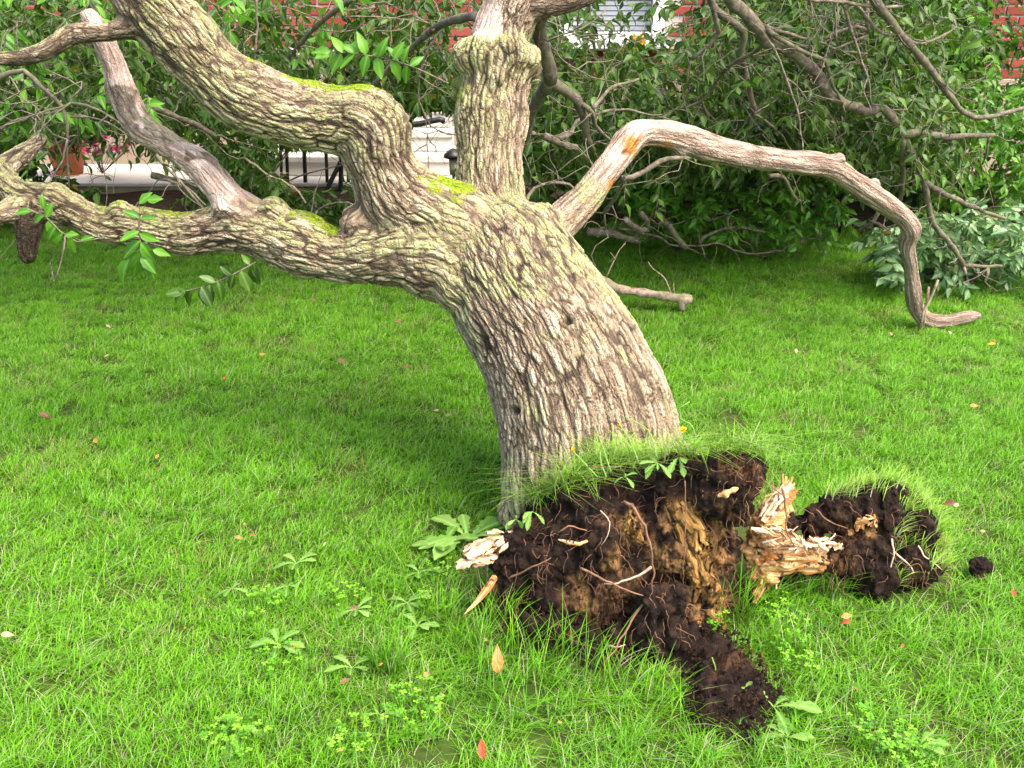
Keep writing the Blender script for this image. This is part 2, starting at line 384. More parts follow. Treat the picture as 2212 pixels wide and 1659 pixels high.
def m_brick():
    t = NT('red_brick'); o = t.obj(); n = t.noise(o, 30, 4, .65); r = t.rnd(); a = t.attr('rnd'); f = t.math('FRACT', t.math('ADD', r, a))
    c = t.ramp(f, (0, (.19, .036, .025)), (.5, (.26, .052, .034)), (1, (.31, .080, .055))); c = t.mix(t.fr(n, .55, .75, 0, .5), c, (.20, .05, .035))
    return t.fin(c, .9, t.bump(n, .5, .004), .2)
M['brick'] = m_brick()
def m_glass():
    t = NT('window_glass'); return t.fin((.03, .035, .04), .06, None, .6)
M['glass'] = m_glass()
def m_ground():
    t = NT('lawn_soil'); o = t.pos(); n = t.noise(o, 25, 5, .7); g = t.noise(o, 2, 3)
    c = t.ramp(n, (.3, (.030, .030, .010)), (.55, (.050, .070, .014)), (.8, (.10, .11, .03))); c = t.mix(t.fr(g, .4, .7, 0, .5), c, (.045, .095, .012))
    return t.fin(c, .95, t.bump(n, .6, .01), .1)
M['ground'] = m_ground()
def m_bed():
    t = NT('garden_soil'); o = t.pos(); n = t.noise(o, 30, 5, .7)
    return t.fin(t.ramp(n, (.3, (.018, .013, .008)), (.7, (.07, .05, .032))), .95, t.bump(n, .8, .02), .1)
M['bed'] = m_bed()

# ================================================================== SETTING: ground, bed, house, steps
gb = Bag(); gx, gy = np.meshgrid(np.concatenate([[-300, -60, -20], np.linspace(-9, 9, 170), [20, 60, 300]]), np.concatenate([[-200, -40, -10], np.linspace(-2, 12, 130), [30, 90, 400]]))
gz = (fbm(np.stack([gx.ravel()*1.2, gy.ravel()*1.2, 0*gx.ravel()], 1), 5, 2)-.5)*.02 - .028
GW, GH = gx.shape[1], gx.shape[0]
idx = np.arange(GW*GH).reshape(GH, GW)
gb.add(np.stack([gx.ravel(), gy.ravel(), gz], 1), np.stack([idx[:-1, :-1], idx[:-1, 1:], idx[1:, 1:], idx[1:, :-1]], 2).reshape(-1, 4))
tag(gb.build('ground', M['ground']), kind='structure')
# planting bed between the lawn and the house: a low soil mound with an uneven edge
bb = Bag(); bxs = np.linspace(-9, 9, 90); rows = []
for k, f in enumerate((0, .12, .5, 1)):
    e = 6.55 + .22*np.sin(bxs*1.3) + .12*np.sin(bxs*3.7+1)
    yy = e + (8.35-e)*f; zz = np.array([-.02, .035, .06, .07])[k] + .02*np.sin(bxs*5+k)*(k > 0)
    rows.append(np.stack([bxs, yy, np.broadcast_to(zz, bxs.shape)], 1))
n = len(bxs); ii = np.arange(n*4).reshape(4, n)
bb.add(np.vstack(rows), np.stack([ii[:-1, :-1], ii[:-1, 1:], ii[1:, 1:], ii[1:, :-1]], 2).reshape(-1, 4))
tag(bb.build('planting_bed', M['bed']), kind='structure')

WY = 8.3
def xw(px, Y=WY): return float(D(px, 300, Y)[0])
# paved terrace of slabs in front of the house
ter = thing('terrace', None, None, (0, 0, 0)); ter['kind'] = 'structure'
xs = np.arange(-6.4, xw(1000), 1.02); xs = np.append(xs, xw(1000))
for a, b in zip(xs[:-1], xs[1:]):
    if b-a > .15:
        mobj('slab', bbox_mesh('slab', (a+.005, 7.48, .105), (b-.005, 8.27, .135), .006), M['concrete'], ter)
mobj('kerb', bbox_mesh('kerb', (-6.4, 7.5, -.05), (xw(1000)-.01, 8.27, .104), .006), M['curb'], ter)
stp = thing('concrete_steps', 'pale concrete steps rising to the brick house behind the iron handrail', 'steps', (xw(770), 7.8, .13))
sx0, sx1 = xw(540), xw(985)
for k in range(3):
    y0 = 7.74 + .2*k; z0 = .137+.155*k
    me = bbox_mesh('step', (sx0-xw(770)+.012*k, y0-7.8, z0-.13), (sx1-xw(770)-.012*k, 8.262-7.8, z0+.15-.13), .008)
    st = mobj('step', me, M['concrete'], stp)
    mobj('nosing', bbox_mesh('nosing', (sx0-xw(770)+.002, y0-7.822, z0+.106-.13), (sx1-xw(770)-.002, y0-7.801, z0+.151-.13), .006), M['concrete'], st)

# brick house
house = thing('brick_house', 'red brick house with tan foundation behind the fallen tree', 'house', (0, WY, 0))
xl, xr = -9.0, 9.0; split = xw(720)
ZL, ZR = 1.03, .80
mobj('foundation', bbox_mesh('foundation', (xl, -.03, -.3), (split, .3, ZL-.06), .004), M['curb'], house)
mobj('foundation', bbox_mesh('foundation', (split+.002, -.03, -.3), (xr, .3, ZR), .004), M['curb'], house)
mobj('ledge', bbox_mesh('ledge', (xl, -.055, ZL-.058), (split, .3, ZL), .006), M['concrete'], house)
wx0, wx1, wz0 = xw(1222), xw(1398), 1.10
BH, BL, GAP, BD = .0655, .205, .0125, .09
def brick_ok(x, z): return not (x+BL > wx0-.07 and x < wx1+.09 and z+BH > wz0-.065 and z < 2.45)
mortar = Bag()
for a, b, z in ((xl, wx0-.07, None), (wx1+.09, xr, None)):
    if a == xl:
        mortar.box((a, .006, ZL), (split, .3, 3.4)); mortar.box((split, .006, ZR+.001), (b, .3, 3.4))
    else: mortar.box((a, .006, ZR+.001), (b, .3, 3.4))
mortar.box((wx0-.07, .006, ZR+.001), (wx1+.09, .3, wz0-.066)); mortar.box((wx0-.07, .006, 2.45), (wx1+.09, .3, 3.4))
wall = mortar.build('wall', M['mortar'], house, False)
bme = [bbox_mesh('brick', (0, 0, 0), (BL-rng.uniform(0, .004), BD, BH-rng.uniform(0, .003)), .0035) for _ in range(3)]
cand = []
nrow = int((2.2-ZR)/(BH+GAP))
for r in range(nrow):
    z = ZR + .008 + r*(BH+GAP)
    for c in range(int((xr-xl)/(BL+GAP))+1):
        x = xl + c*(BL+GAP) + (r % 2)*.5*(BL+GAP)
        if x > xr-BL or not brick_ok(x, z): continue
        if x < split+.01 and z < ZL+.004: continue
        cand.append((x, z))
cand = np.array(cand); pc = to_px(np.stack([cand[:, 0]+BL/2, np.full(len(cand), WY), cand[:, 1]], 1))
wins = ((400, -20, 720, 110), (1395, -20, 1530, 175), (2080, -20, 2230, 190), (660, -20, 1000, 60))
vis = np.zeros(len(cand), bool)
for w in wins: vis |= (pc[:, 0] > w[0]) & (pc[:, 0] < w[2]) & (pc[:, 1] > w[1]) & (pc[:, 1] < w[3])
vi = np.nonzero(vis)[0]
if len(vi) > 290: vi = vi[np.argsort(np.abs(pc[vi, 1]-60))[:290]]
single = set(vi.tolist()); restb = Bag()
bv = np.array([v.co[:] for v in bme[0].vertices]); bf = [list(p.vertices) for p in bme[0].polygons]
bf4 = np.array([f for f in bf if len(f) == 4]); bf3 = np.array([f for f in bf if len(f) == 3])
for i, (x, z) in enumerate(cand):
    off = np.array((x, -.008+rng.uniform(-.002, .002), z))
    if i in single:
        o = mobj('brick', bme[i % 3], M['brick'], wall, off)
    else: restb.add(bv+off, bf4, bf3, rnd=rng.random())
tag(restb.build('brickwork', M['brick'], wall, False), kind='stuff')
# window with sill, frame, pane and blind slats
win = mobj('window', Bag().box((wx0, .10, wz0), (wx1, .13, 2.4)).mesh('window', False), M['glass'], house)
fb = Bag()
for a, b in (((wx0-.068, -.012, wz0), (wx0+.002, .14, 2.45)), ((wx1-.002, -.012, wz0), (wx1+.088, .14, 2.45)), ((wx0+.003, .02, wz0), (wx1-.003, .14, wz0+.05)), ((wx0+.003, .02, 2.38), (wx1-.003, .14, 2.449))): fb.box(a, b)
mobj('frame', fb.mesh('frame', False), M['white'], win)
mobj('sill', bbox_mesh('sill', (wx0-.10, -.17, wz0-.064), (wx1+.12, .14, wz0-.002), .006), M['white'], win)
sl = Bag().box((wx0+.01, .07, 0), (wx1-.01, .075, .030)).mesh('slat', False)
for k in range(26): mobj('slat', sl, M['slat'], win, (0, 0, wz0+.06+.037*k))

# iron handrail beside the steps
def G3(px, py, Y): return D(px, py, Y)
hr = thing('iron_handrail', 'black iron handrail with thin posts beside the concrete steps', 'railing', tuple(D(760, 420, 7.45)*np.array((1, 1, 0))))
ho = np.array(hr.location)
def hpart(name, pts, r, sides=8): return Bag().tube(spline(np.array(pts), .04)-ho, r, sides).build(name, M['iron'], hr)
rail = [D(470, 268, 7.5), D(600, 266, 7.5), D(760, 268, 7.5), D(870, 269, 7.5), D(905, 268, 7.5), D(930, 262, 7.5), D(950, 258, 7.5), D(960, 262, 7.5)]
hpart('rail', rail, .022, 10)
hpart('brace', [D(892, 268, 7.5), D(882, 285, 7.5), D(877, 310, 7.5), D(874, 345, 7.5), D(874, 430, 7.5)], .019)
for px, w in ((604, .011), (617, .013), (655, .016), (702, .013), (748, .013), (800, .013), (845, .013)):
    p0 = D(px, 268, 7.5); p1 = D(px+5, 400, 7.5); p1 = p0 + (p1-p0)*((p0[2]-.10)/(p0[2]-p1[2])); hpart('post', [p0, p1], w, 6)
p0 = D(728, 365, 7.45); p1 = D(700, 420, 7.4); hpart('strut', [D(742, 335, 7.5), p0, p1, D(690, 438, 7.38)], .017)
hpart('post', [D(738, 268, 7.46), D(736, 420, 7.46), D(736, 432, 7.44)], .018)

# garden path lights
def path_light(px, py, Y, s, label):
    p = D(px, py, Y); t = thing('path_light', label, 'garden light', (p[0], p[1], 0), 'garden path lights')
    z = p[2]
    def lathe(name, prof, mat):
        b = Bag(); k = 14; th = np.arange(k)*2*math.pi/k; V = []
        for r, zz in prof: V += [(r*math.cos(a), r*math.sin(a), zz) for a in th]
        i = np.arange(len(prof)-1)[:, None]*k; j = np.arange(k)[None]; j2 = (j+1) % k
        b.add(V, np.stack([i+j, i+j2, i+k+j2, i+k+j], 2).reshape(-1, 4)); return b.build(name, mat, t)
    lathe('post', [(0, -.02), (.014*s, -.02), (.014*s, z-.10*s), (0, z-.10*s)], M['iron'])
    lathe('lens', [(0, z-.11*s), (.034*s, z-.11*s), (.042*s, z+.045*s), (0, z+.045*s)], M['tanplastic'])
    lathe('cap', [(0, z+.04*s), (.05*s, z+.04*s), (.095*s, z+.055*s), (.085*s, z+.085*s), (.03*s, z+.13*s), (0, z+.14*s)], M['iron'])
path_light(979, 352, 7.0, .72, 'black capped garden light with tan lens standing before the steps')
path_light(1836, 318, 6.5, .75, 'small dark garden light half hidden in shrubs behind the bare limb')

# terracotta pot
pp = D(150, 372, 7.85)
pot = thing('terracotta_pot', 'terracotta flower pot standing on the terrace slabs', 'flower pot', (pp[0], 7.85, .135))
def lathe_np(prof, k=24):
    th = np.arange(k)*2*math.pi/k; V = np.array([(r*math.cos(a), r*math.sin(a), z) for r, z in prof for a in th])
    i = np.arange(len(prof)-1)[:, None]*k; j = np.arange(k)[None]; j2 = (j+1) % k
    return V, np.stack([i+j, i+j2, i+k+j2, i+k+j], 2).reshape(-1, 4)
mobj('body', Bag().add(*lathe_np([(0, 0), (.10, 0), (.15, .22), (.15, .225), (0, .2)])).mesh('body'), M['terracotta'], pot)
mobj('rim', Bag().add(*lathe_np([(.145, .215), (.168, .22), (.172, .275), (.15, .28), (.14, .24), (.13, .2)])).mesh('rim'), M['terracotta'], pot)
mobj('soil', Bag().add(*lathe_np([(0, .235), (.08, .24), (.142, .23)])).mesh('soil'), M['bed'], pot)

# ================================================================== FALLEN TREE
tree = thing('fallen_tree', 'uprooted leaning tree with thick forked mossy trunk on the lawn', 'tree', (.2, 2.6, 0))
TO = np.array(tree.location)
LIMBS = {  # px, py, depth Y, width in px
 'trunk': [(1340, 1230, 2.70, 420), (1308, 1125, 2.71, 452), (1286, 1040, 2.74, 440), (1264, 900, 2.82, 408), (1207, 765, 2.95, 352), (1136, 650, 3.08, 330), (1086, 560, 3.20, 288), (1045, 500, 3.28, 215)],
 'left_limb': [(1090, 610, 3.16, 240), (985, 560, 3.16, 212), (880, 540, 3.14, 168), (740, 553, 3.16, 122), (630, 522, 3.18, 126), (520, 492, 3.20, 112), (400, 505, 3.20, 90), (300, 489, 3.20, 93), (220, 484, 3.18, 74), (150, 454, 3.16, 74), (80, 430, 3.15, 66), (35, 418, 3.15, 58), (-20, 360, 3.20, 55)],
 'upper_limb': [(1060, 560, 3.2, 230), (965, 490, 3.18, 190), (862, 425, 3.18, 172), (818, 345, 3.18, 146), (790, 272, 3.18, 158), (705, 258, 3.18, 142), (600, 236, 3.16, 138), (512, 198, 3.15, 134), (446, 140, 3.14, 132), (392, 78, 3.13, 136), (330, 5, 3.12, 136), (270, -90, 3.10, 128), (190, -220, 3.1, 120), (90, -380, 3.1, 100)],
 'middle_limb': [(1075, 560, 3.26, 180), (1066, 455, 3.30, 152), (1058, 380, 3.34, 142), (1060, 300, 3.40, 140), (1066, 210, 3.46, 144), (1076, 140, 3.5, 150), (1080, 80, 3.52, 120), (1112, 5, 3.54, 104), (1150, -70, 3.56, 90), (1240, -130, 3.7, 70)],
 'right_limb': [(1150, 540, 3.2, 120), (1215, 475, 3.30, 74), (1262, 430, 3.38, 70), (1305, 376, 3.46, 62), (1340, 330, 3.53, 60), (1374, 290, 3.60, 58), (1420, 288, 3.66, 56), (1480, 302, 3.76, 57), (1557, 325, 3.88, 53), (1633, 338, 4.0, 50), (1710, 349, 4.1, 47), (1790, 360, 4.2, 50), (1844, 394, 4.3, 46), (1901, 432, 4.4, 44), (1955, 474, 4.5, 43), (1968, 500, 4.53, 44), (1959, 530, 4.56, 40), (1966, 574, 4.59, 36), (1973, 625, 4.62, 33), (1980, 665, 4.65, 36), (2002, 690, 4.66, 33), (2045, 693, 4.67, 25), (2090, 684, 4.68, 24), (2118, 680, 4.68, 14)],
 'broken_branch': [(560, 490, 3.2, 100), (505, 440, 3.2, 84), (478, 410, 3.21, 72), (436, 362, 3.24, 62), (370, 318, 3.28, 58), (308, 278, 3.31, 62), (276, 231, 3.34, 60), (260, 181, 3.36, 55), (246, 135, 3.38, 50), (224, 89, 3.40, 46), (199, 45, 3.42, 40), (186, 26, 3.43, 34)],
 'side_branch': [(345, 55, 3.12, 70), (285, 57, 3.08, 50), (231, 71, 3.06, 40), (154, 74, 3.04, 44), (108, 104, 3.02, 40), (58, 122, 3.02, 33), (-10, 128, 3.0, 30), (-120, 110, 3.0, 28)],
 'lower_fork': [(95, 440, 3.15, 66), (45, 447, 3.12, 54), (-5, 465, 3.08, 44), (-110, 500, 3.0, 36)],
 'hollow_stub': [(75, 445, 3.13, 52), (62, 485, 3.11, 50), (58, 525, 3.11, 44), (60, 552, 3.11, 40), (63, 566, 3.11, 34)],
 'leaning_fork': [(-15, 385, 3.18, 56), (25, 350, 3.25, 48), (62, 325, 3.34, 40), (90, 300, 3.45, 32)],
 'crooked_limb': [(1095, 30, 3.54, 90), (1150, 10, 3.52, 66), (1205, 6, 3.52, 52), (1262, -10, 3.54, 46), (1320, -60, 3.6, 40), (1420, -120, 3.8, 34)],
}
BLOBS = [('middle_limb', 1012, 122, 3.44, 36), ('middle_limb', 1050, 112, 3.42, 42), ('middle_limb', 1100, 112, 3.42, 42), ('middle_limb', 1140, 128, 3.46, 30), ('middle_limb', 1150, 150, 3.48, 22), ('middle_limb', 988, 182, 3.5, 16), ('middle_limb', 985, 205, 3.5, 15), ('middle_limb', 1076, 165, 3.4, 36),
 ('trunk', 1165, 470, 3.22, 36), ('trunk', 1190, 478, 3.2, 26), ('trunk', 1120, 480, 3.22, 46), ('trunk', 1000, 620, 3.05, 66), ('left_limb', 500, 450, 3.17, 42), ('left_limb', 260, 462, 3.17, 30), ('left_limb', 590, 455, 3.18, 34), ('left_limb', 120, 430, 3.14, 34),
 ('upper_limb', 815, 228, 3.18, 36), ('upper_limb', 285, 35, 3.1, 30), ('upper_limb', 770, 480, 3.14, 36), ('right_limb', 1810, 345, 4.2, 17), ('right_limb', 1888, 398, 4.38, 13), ('right_limb', 1975, 492, 4.52, 18), ('right_limb', 1380, 272, 3.6, 12), ('right_limb', 1470, 318, 3.74, 20),
 ('trunk', 1110, 1110, 2.68, 44), ('trunk', 1470, 1000, 2.72, 50)]
S = {}
tb = Bag()
for k, pts in LIMBS.items():
    rows = [(*D(a, b, Y), PXM(w, Y)/2) for a, b, Y, w in pts]
    sp = spline(rows, .02); S[k] = sp
    # gnarl the radius a little, and the axis
    s = np.concatenate([[0], np.cumsum(np.linalg.norm(np.diff(sp[:, :3], axis=0), axis=1))])
    ph = len(k)*1.7
    rr = sp[:, 3]*(1 + (.15 if k == 'trunk' else .8)*(.05*np.sin(s*17+ph) + .04*np.sin(s*31+2*ph)))
    tb.tube(sp[:, :3], rr, 18)
def ball(c, r, n=12, m=8):
    th = np.arange(n)*2*math.pi/n; V = [(0, 0, -1.)]
    for i in range(1, m):
        a = -math.pi/2 + math.pi*i/m; V += [(math.cos(a)*math.cos(t), math.cos(a)*math.sin(t), math.sin(a)) for t in th]
    V.append((0, 0, 1.)); V = np.array(V)*r + c; q = []; t3 = []
    for i in range(m-2):
        for j in range(n): q.append((1+i*n+j, 1+i*n+(j+1) % n, 1+(i+1)*n+(j+1) % n, 1+(i+1)*n+j))
    for j in range(n): t3 += [(0, 1+(j+1) % n, 1+j), (len(V)-1, 1+(m-2)*n+j, 1+(m-2)*n+(j+1) % n)]
    return V, np.array(q), np.array(t3)
for k, a, b, Y, w in BLOBS: tb.add(*ball(D(a, b, Y), PXM(w, Y)))
V, F = fuse(tb, .0080, 11, 1)
N = vnormals(V, F)
V += N*((fbm(V*6, 3, 2)-.5)*.016)[:, None]           # slow bulges and hollows
N = vnormals(V, F)
# limb coordinates
names = list(LIMBS); drel = np.full((len(names), len(V)), 99.); QC = np.zeros((len(names), len(V), 3)); SS = np.zeros((len(names), len(V))); LL = {}
for li, k in enumerate(names):
    sp = S[k]; P = sp[:, :3]; T, NN, BB = frames(P); s = np.concatenate([[0], np.cumsum(np.linalg.norm(np.diff(P, axis=0), axis=1))]); LL[k] = s[-1]
    lo = P.min(0)-.4; hi = P.max(0)+.4; sel = np.nonzero(((V > lo) & (V < hi)).all(1))[0]
    P32 = P.astype(np.float32); pp2 = (P32**2).sum(1)
    for ch in np.array_split(sel, max(1, len(sel)//30000)):
        v32 = V[ch].astype(np.float32); j = (pp2[None]-2*(v32@P32.T)).argmin(1); dv = V[ch]-P[j]
        drel[li, ch] = np.linalg.norm(dv, axis=1)/sp[j, 3]
        al = (dv*T[j]).sum(1); uu = (dv*NN[j]).sum(1); vv = (dv*BB[j]).sum(1); rr = np.hypot(uu, vv)+1e-6; R0 = np.median(sp[:, 3])
        QC[li, ch] = np.stack([uu/rr*R0, vv/rr*R0, s[j]+al], 1); SS[li, ch] = (s[j]+al)/s[-1]
owner = drel.argmin(0)
# trunk keeps its rounded collar: other limbs win only where they clearly are nearer
W = np.exp(-9*(drel-drel.min(0)))
W[drel > 3] = 0
H = np.zeros(len(V)); AMP = np.zeros(len(V)); TINT = np.zeros(len(V)); BARE = np.zeros(len(V)); wt = np.zeros(len(V))
par = {  # plate width, plate length, amplitude, bareness
 'trunk': (.0175, .085, .0095, 0), 'left_limb': (.0165, .085, .0090, 0), 'upper_limb': (.0165, .095, .0095, 0), 'middle_limb': (.0155, .095, .0085, 0),
 'right_limb': (.020, .30, .0120, 1), 'broken_branch': (.028, .13, .0070, .35), 'side_branch': (.018, .06, .003, 0), 'lower_fork': (.02, .06, .005, 0), 'hollow_stub': (.02, .12, .010, 0), 'leaning_fork': (.02, .06, .004, 0), 'crooked_limb': (.018, .06, .003, 0)}
for li, k in enumerate(names):
    sel = np.nonzero(W[li] > .18)[0]
    if not len(sel): continue
    pw, pl, am, ba = par[k]; q = QC[li, sel].copy()
    wq = np.stack([fbm(q*14, 21, 2), fbm(q*14, 22, 2), fbm(q*14, 23, 2)], 1)-.5
    th = np.arctan2(q[:, 1], q[:, 0])/(2*math.pi)+.5; R0 = np.median(S[k][:, 3]); n1 = max(6, int(round(2*math.pi*R0/pw))); n2 = int(n1*1.35)
    f1, f2, idh, ox, oy = worley2(th*n1 + wq[:, 0]*1.3, q[:, 2]/pl + wq[:, 1]*1.0, n1, 31); e = sstep(.0, .30, f2-f1)
    n3 = max(4, int(n1*.34)); g1, g2, id3, _, _ = worley2(th*n3 + wq[:, 2]*.8, q[:, 2]/(pl*5.5) + wq[:, 0]*.8, n3, 77); e3 = sstep(.0, .16, g2-g1)      # long furrows
    n2 = int(n1*1.9); k1, k2, id2, _, _ = worley2(th*n2 + wq[:, 1]*3, q[:, 2]/(pl*.5) + wq[:, 2]*2, n2, 99); e2 = sstep(0, .35, k2-k1)               # small flakes
    h = e3*(e*.8+.2)*(.42+.40*idh + .14*id2*e2 + .30*oy - .12*ox) + .10*(e2-.5)*e3
    if ba > .8:
        gr = fbm(q*np.array((85, 85, 4)), 41, 4); tw = fbm(q*np.array((22, 22, 5)), 43, 2); h = .2+.6*sstep(.3, .7, gr)*.7+.5*(tw-.4)
    H[sel] += W[li, sel]*h; AMP[sel] += W[li, sel]*am; TINT[sel] += W[li, sel]*(.65*idh+.35*id2); BARE[sel] += W[li, sel]*ba; wt[sel] += W[li, sel]
H /= wt+1e-9; AMP /= wt+1e-9; TINT /= wt+1e-9; BARE /= wt+1e-9; H = np.clip(H, 0, 1.1)
PXV = to_px(V)
nz = N[:, 2]
# moss on the upper sides, lichen by patches
mossN = fbm(V*11, 61, 3); li_n = fbm(V*6, 63, 3)
own = np.array(names)[owner]
def near(px, py, r, soft=.5): d = np.hypot(PXV[:, 0]-px, PXV[:, 1]-py)/r; return 1-sstep(1-soft, 1, d)
moss = np.zeros(len(V)); lich = np.zeros(len(V))
Wn = W/(W.sum(0)+1e-9); up, lf, mid, tr = (Wn[names.index(k)] for k in ('upper_limb', 'left_limb', 'middle_limb', 'trunk'))
moss += up*sstep(.80, .97, nz)*sstep(.34, .5, mossN)*((PXV[:, 0] > 470))*.95
moss += up*sstep(.55, .9, nz)*sstep(280, 360, PXV[:, 1])*sstep(.38, .58, mossN)*.6
moss += lf*sstep(.72, .97, nz)*sstep(.42, .60, mossN)*.7 + lf*near(720, 480, 80)*sstep(.5, .8, nz)*.5
moss += mid*near(1060, 125, 110, .6)*sstep(.1, .7, nz+mossN-.5)*.55 + mid*near(985, 195, 45)*.6
moss += (tr + up)*near(960, 420, 100, .8)*sstep(.4, .8, nz)*.42
moss += tr*near(1070, 520, 70, .8)*sstep(.48, .62, mossN)*.4
lich += tr*(.14+sstep(.44, .58, li_n)*.85) + up*(.12+sstep(.42, .6, li_n)*.7) + lf*(.35+.65*sstep(.0, .5, nz))*sstep(.34, .5, li_n)*1.1
lich += mid*(sstep(.40, .58, li_n)*.7 + (1-sstep(1010, 1075, PXV[:, 0]))*.85)
lich += np.isin(own, ['lower_fork', 'leaning_fork', 'side_branch', 'broken_branch'])*sstep(.2, .7, nz)*.8*sstep(.35, .55, li_n)
lich += (own == 'right_limb')*(near(1290, 400, 60, .4)*1.0 + near(1800, 345, 28)*.9 + near(1640, 330, 40)*.4)
bare = BARE.copy()
bare = np.where(own == 'right_limb', np.clip(bare - near(1262, 440, 75, .5)*.9 - (PXV[:, 1] > 520)*.35, 0, 1), bare)
bb2 = own == 'broken_branch'; bn = fbm(V*13, 71, 3)
bare = np.where(bb2, np.clip(.30+sstep(.50, .56, bn+.22*near(264, 180, 44)+.16*near(290, 240, 40)*(nz > 0)+.14*near(430, 330, 80)*(nz > .2)) + near(195, 40, 42)*.8, 0, 1), bare)
bare = np.maximum(bare, mid*sstep(.45, .6, near(1052, 40, 78, .7)*(1-.6*(PXV[:, 0] > 1085)))*.95)
bare = np.maximum(bare, (own == 'crooked_limb')*0); bare = np.maximum(bare, lf*near(660, 473, 26)*.9)
orange = (own == 'right_limb')*np.clip(near(1368, 314, 34, .7) + near(1320, 400, 24, .8)*.9 + near(1275, 460, 22, .8)*.9 + near(1440, 318, 22)*.7, 0, 1)*sstep(.40, .52, fbm(V*30, 91, 2)+.05)
white = np.clip(bb2*(.38+near(262, 178, 30, .5)+near(285, 225, 26, .6)+near(300, 262, 22, .6)+near(425, 335, 34, .6)+near(192, 36, 34, .6)*.8)*sstep(.38, .5, bn+.08) + mid*near(1050, 40, 62, .6) + (own == 'right_limb')*(near(1385, 280, 46, .8)+near(1460, 288, 60, .8)*.7+near(1330, 330, 40, .8)*.7)*sstep(.2, .7, nz), 0, 1); bare = np.maximum(bare, bb2*np.clip(white*1.4, 0, 1))
dark = (own == 'hollow_stub')*(.93) + .55*(own == 'side_branch')*(1-sstep(-.3, .4, nz)) + (own == 'crooked_limb')*.6*(1-sstep(.2, .8, nz))  # stub dark throughout; underside shade painted on side branch and crooked limb
dark = np.maximum(dark, tr*near(1228, 690, 13, .7)*1.0); dark = np.maximum(dark, tr*near(1112, 888, 12, .6)); dark = np.maximum(dark, near(1185, 918, 9)*.0)
pit = tr*near(1228, 690, 16, .8)*.022 + tr*near(1112, 888, 14, .8)*.018
V = V + N*((H-.5)*AMP*(1-.55*np.clip(bare-BARE, 0, 1)))[:, None] - N*pit[:, None] + N*(np.clip(moss, 0, 1)*.003*mossN)[:, None]
crk = (own == 'right_limb')*near(1352, 330, 12, .9)
V -= N*(crk*.02)[:, None]
N = vnormals(V, F)
fo = owner[F]; fown = np.where((fo[:, 0] == fo[:, 1]), fo[:, 0], fo[:, -1])
LAB = {'right_limb': 'barkless sun-bleached dead limb arching down to the lawn', 'broken_branch': 'peeling broken branch with pale bare wood', 'hollow_stub': 'dark rotten stub hanging from the limb', 'trunk': 'thick furrowed trunk with grey-green lichen', 'upper_limb': 'heavy limb with bright moss along its top', 'left_limb': 'horizontal limb covered with yellow-green lichen', 'middle_limb': 'upright limb with mossy burl and torn bare top'}
PARTS = {}
for li, k in enumerate(names):
    fs = F[fown == li]
    if not len(fs): continue
    u, inv = np.unique(fs, return_inverse=True); fs2 = inv.reshape(fs.shape)
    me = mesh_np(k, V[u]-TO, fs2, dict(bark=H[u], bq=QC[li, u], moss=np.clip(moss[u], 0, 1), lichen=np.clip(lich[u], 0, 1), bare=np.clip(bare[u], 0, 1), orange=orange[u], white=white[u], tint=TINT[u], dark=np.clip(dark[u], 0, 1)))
    me.normals_split_custom_set_from_vertices([tuple(x) for x in N[u]])
    PARTS[k] = tag(mobj(k, me, M['bark'], tree), LAB.get(k))

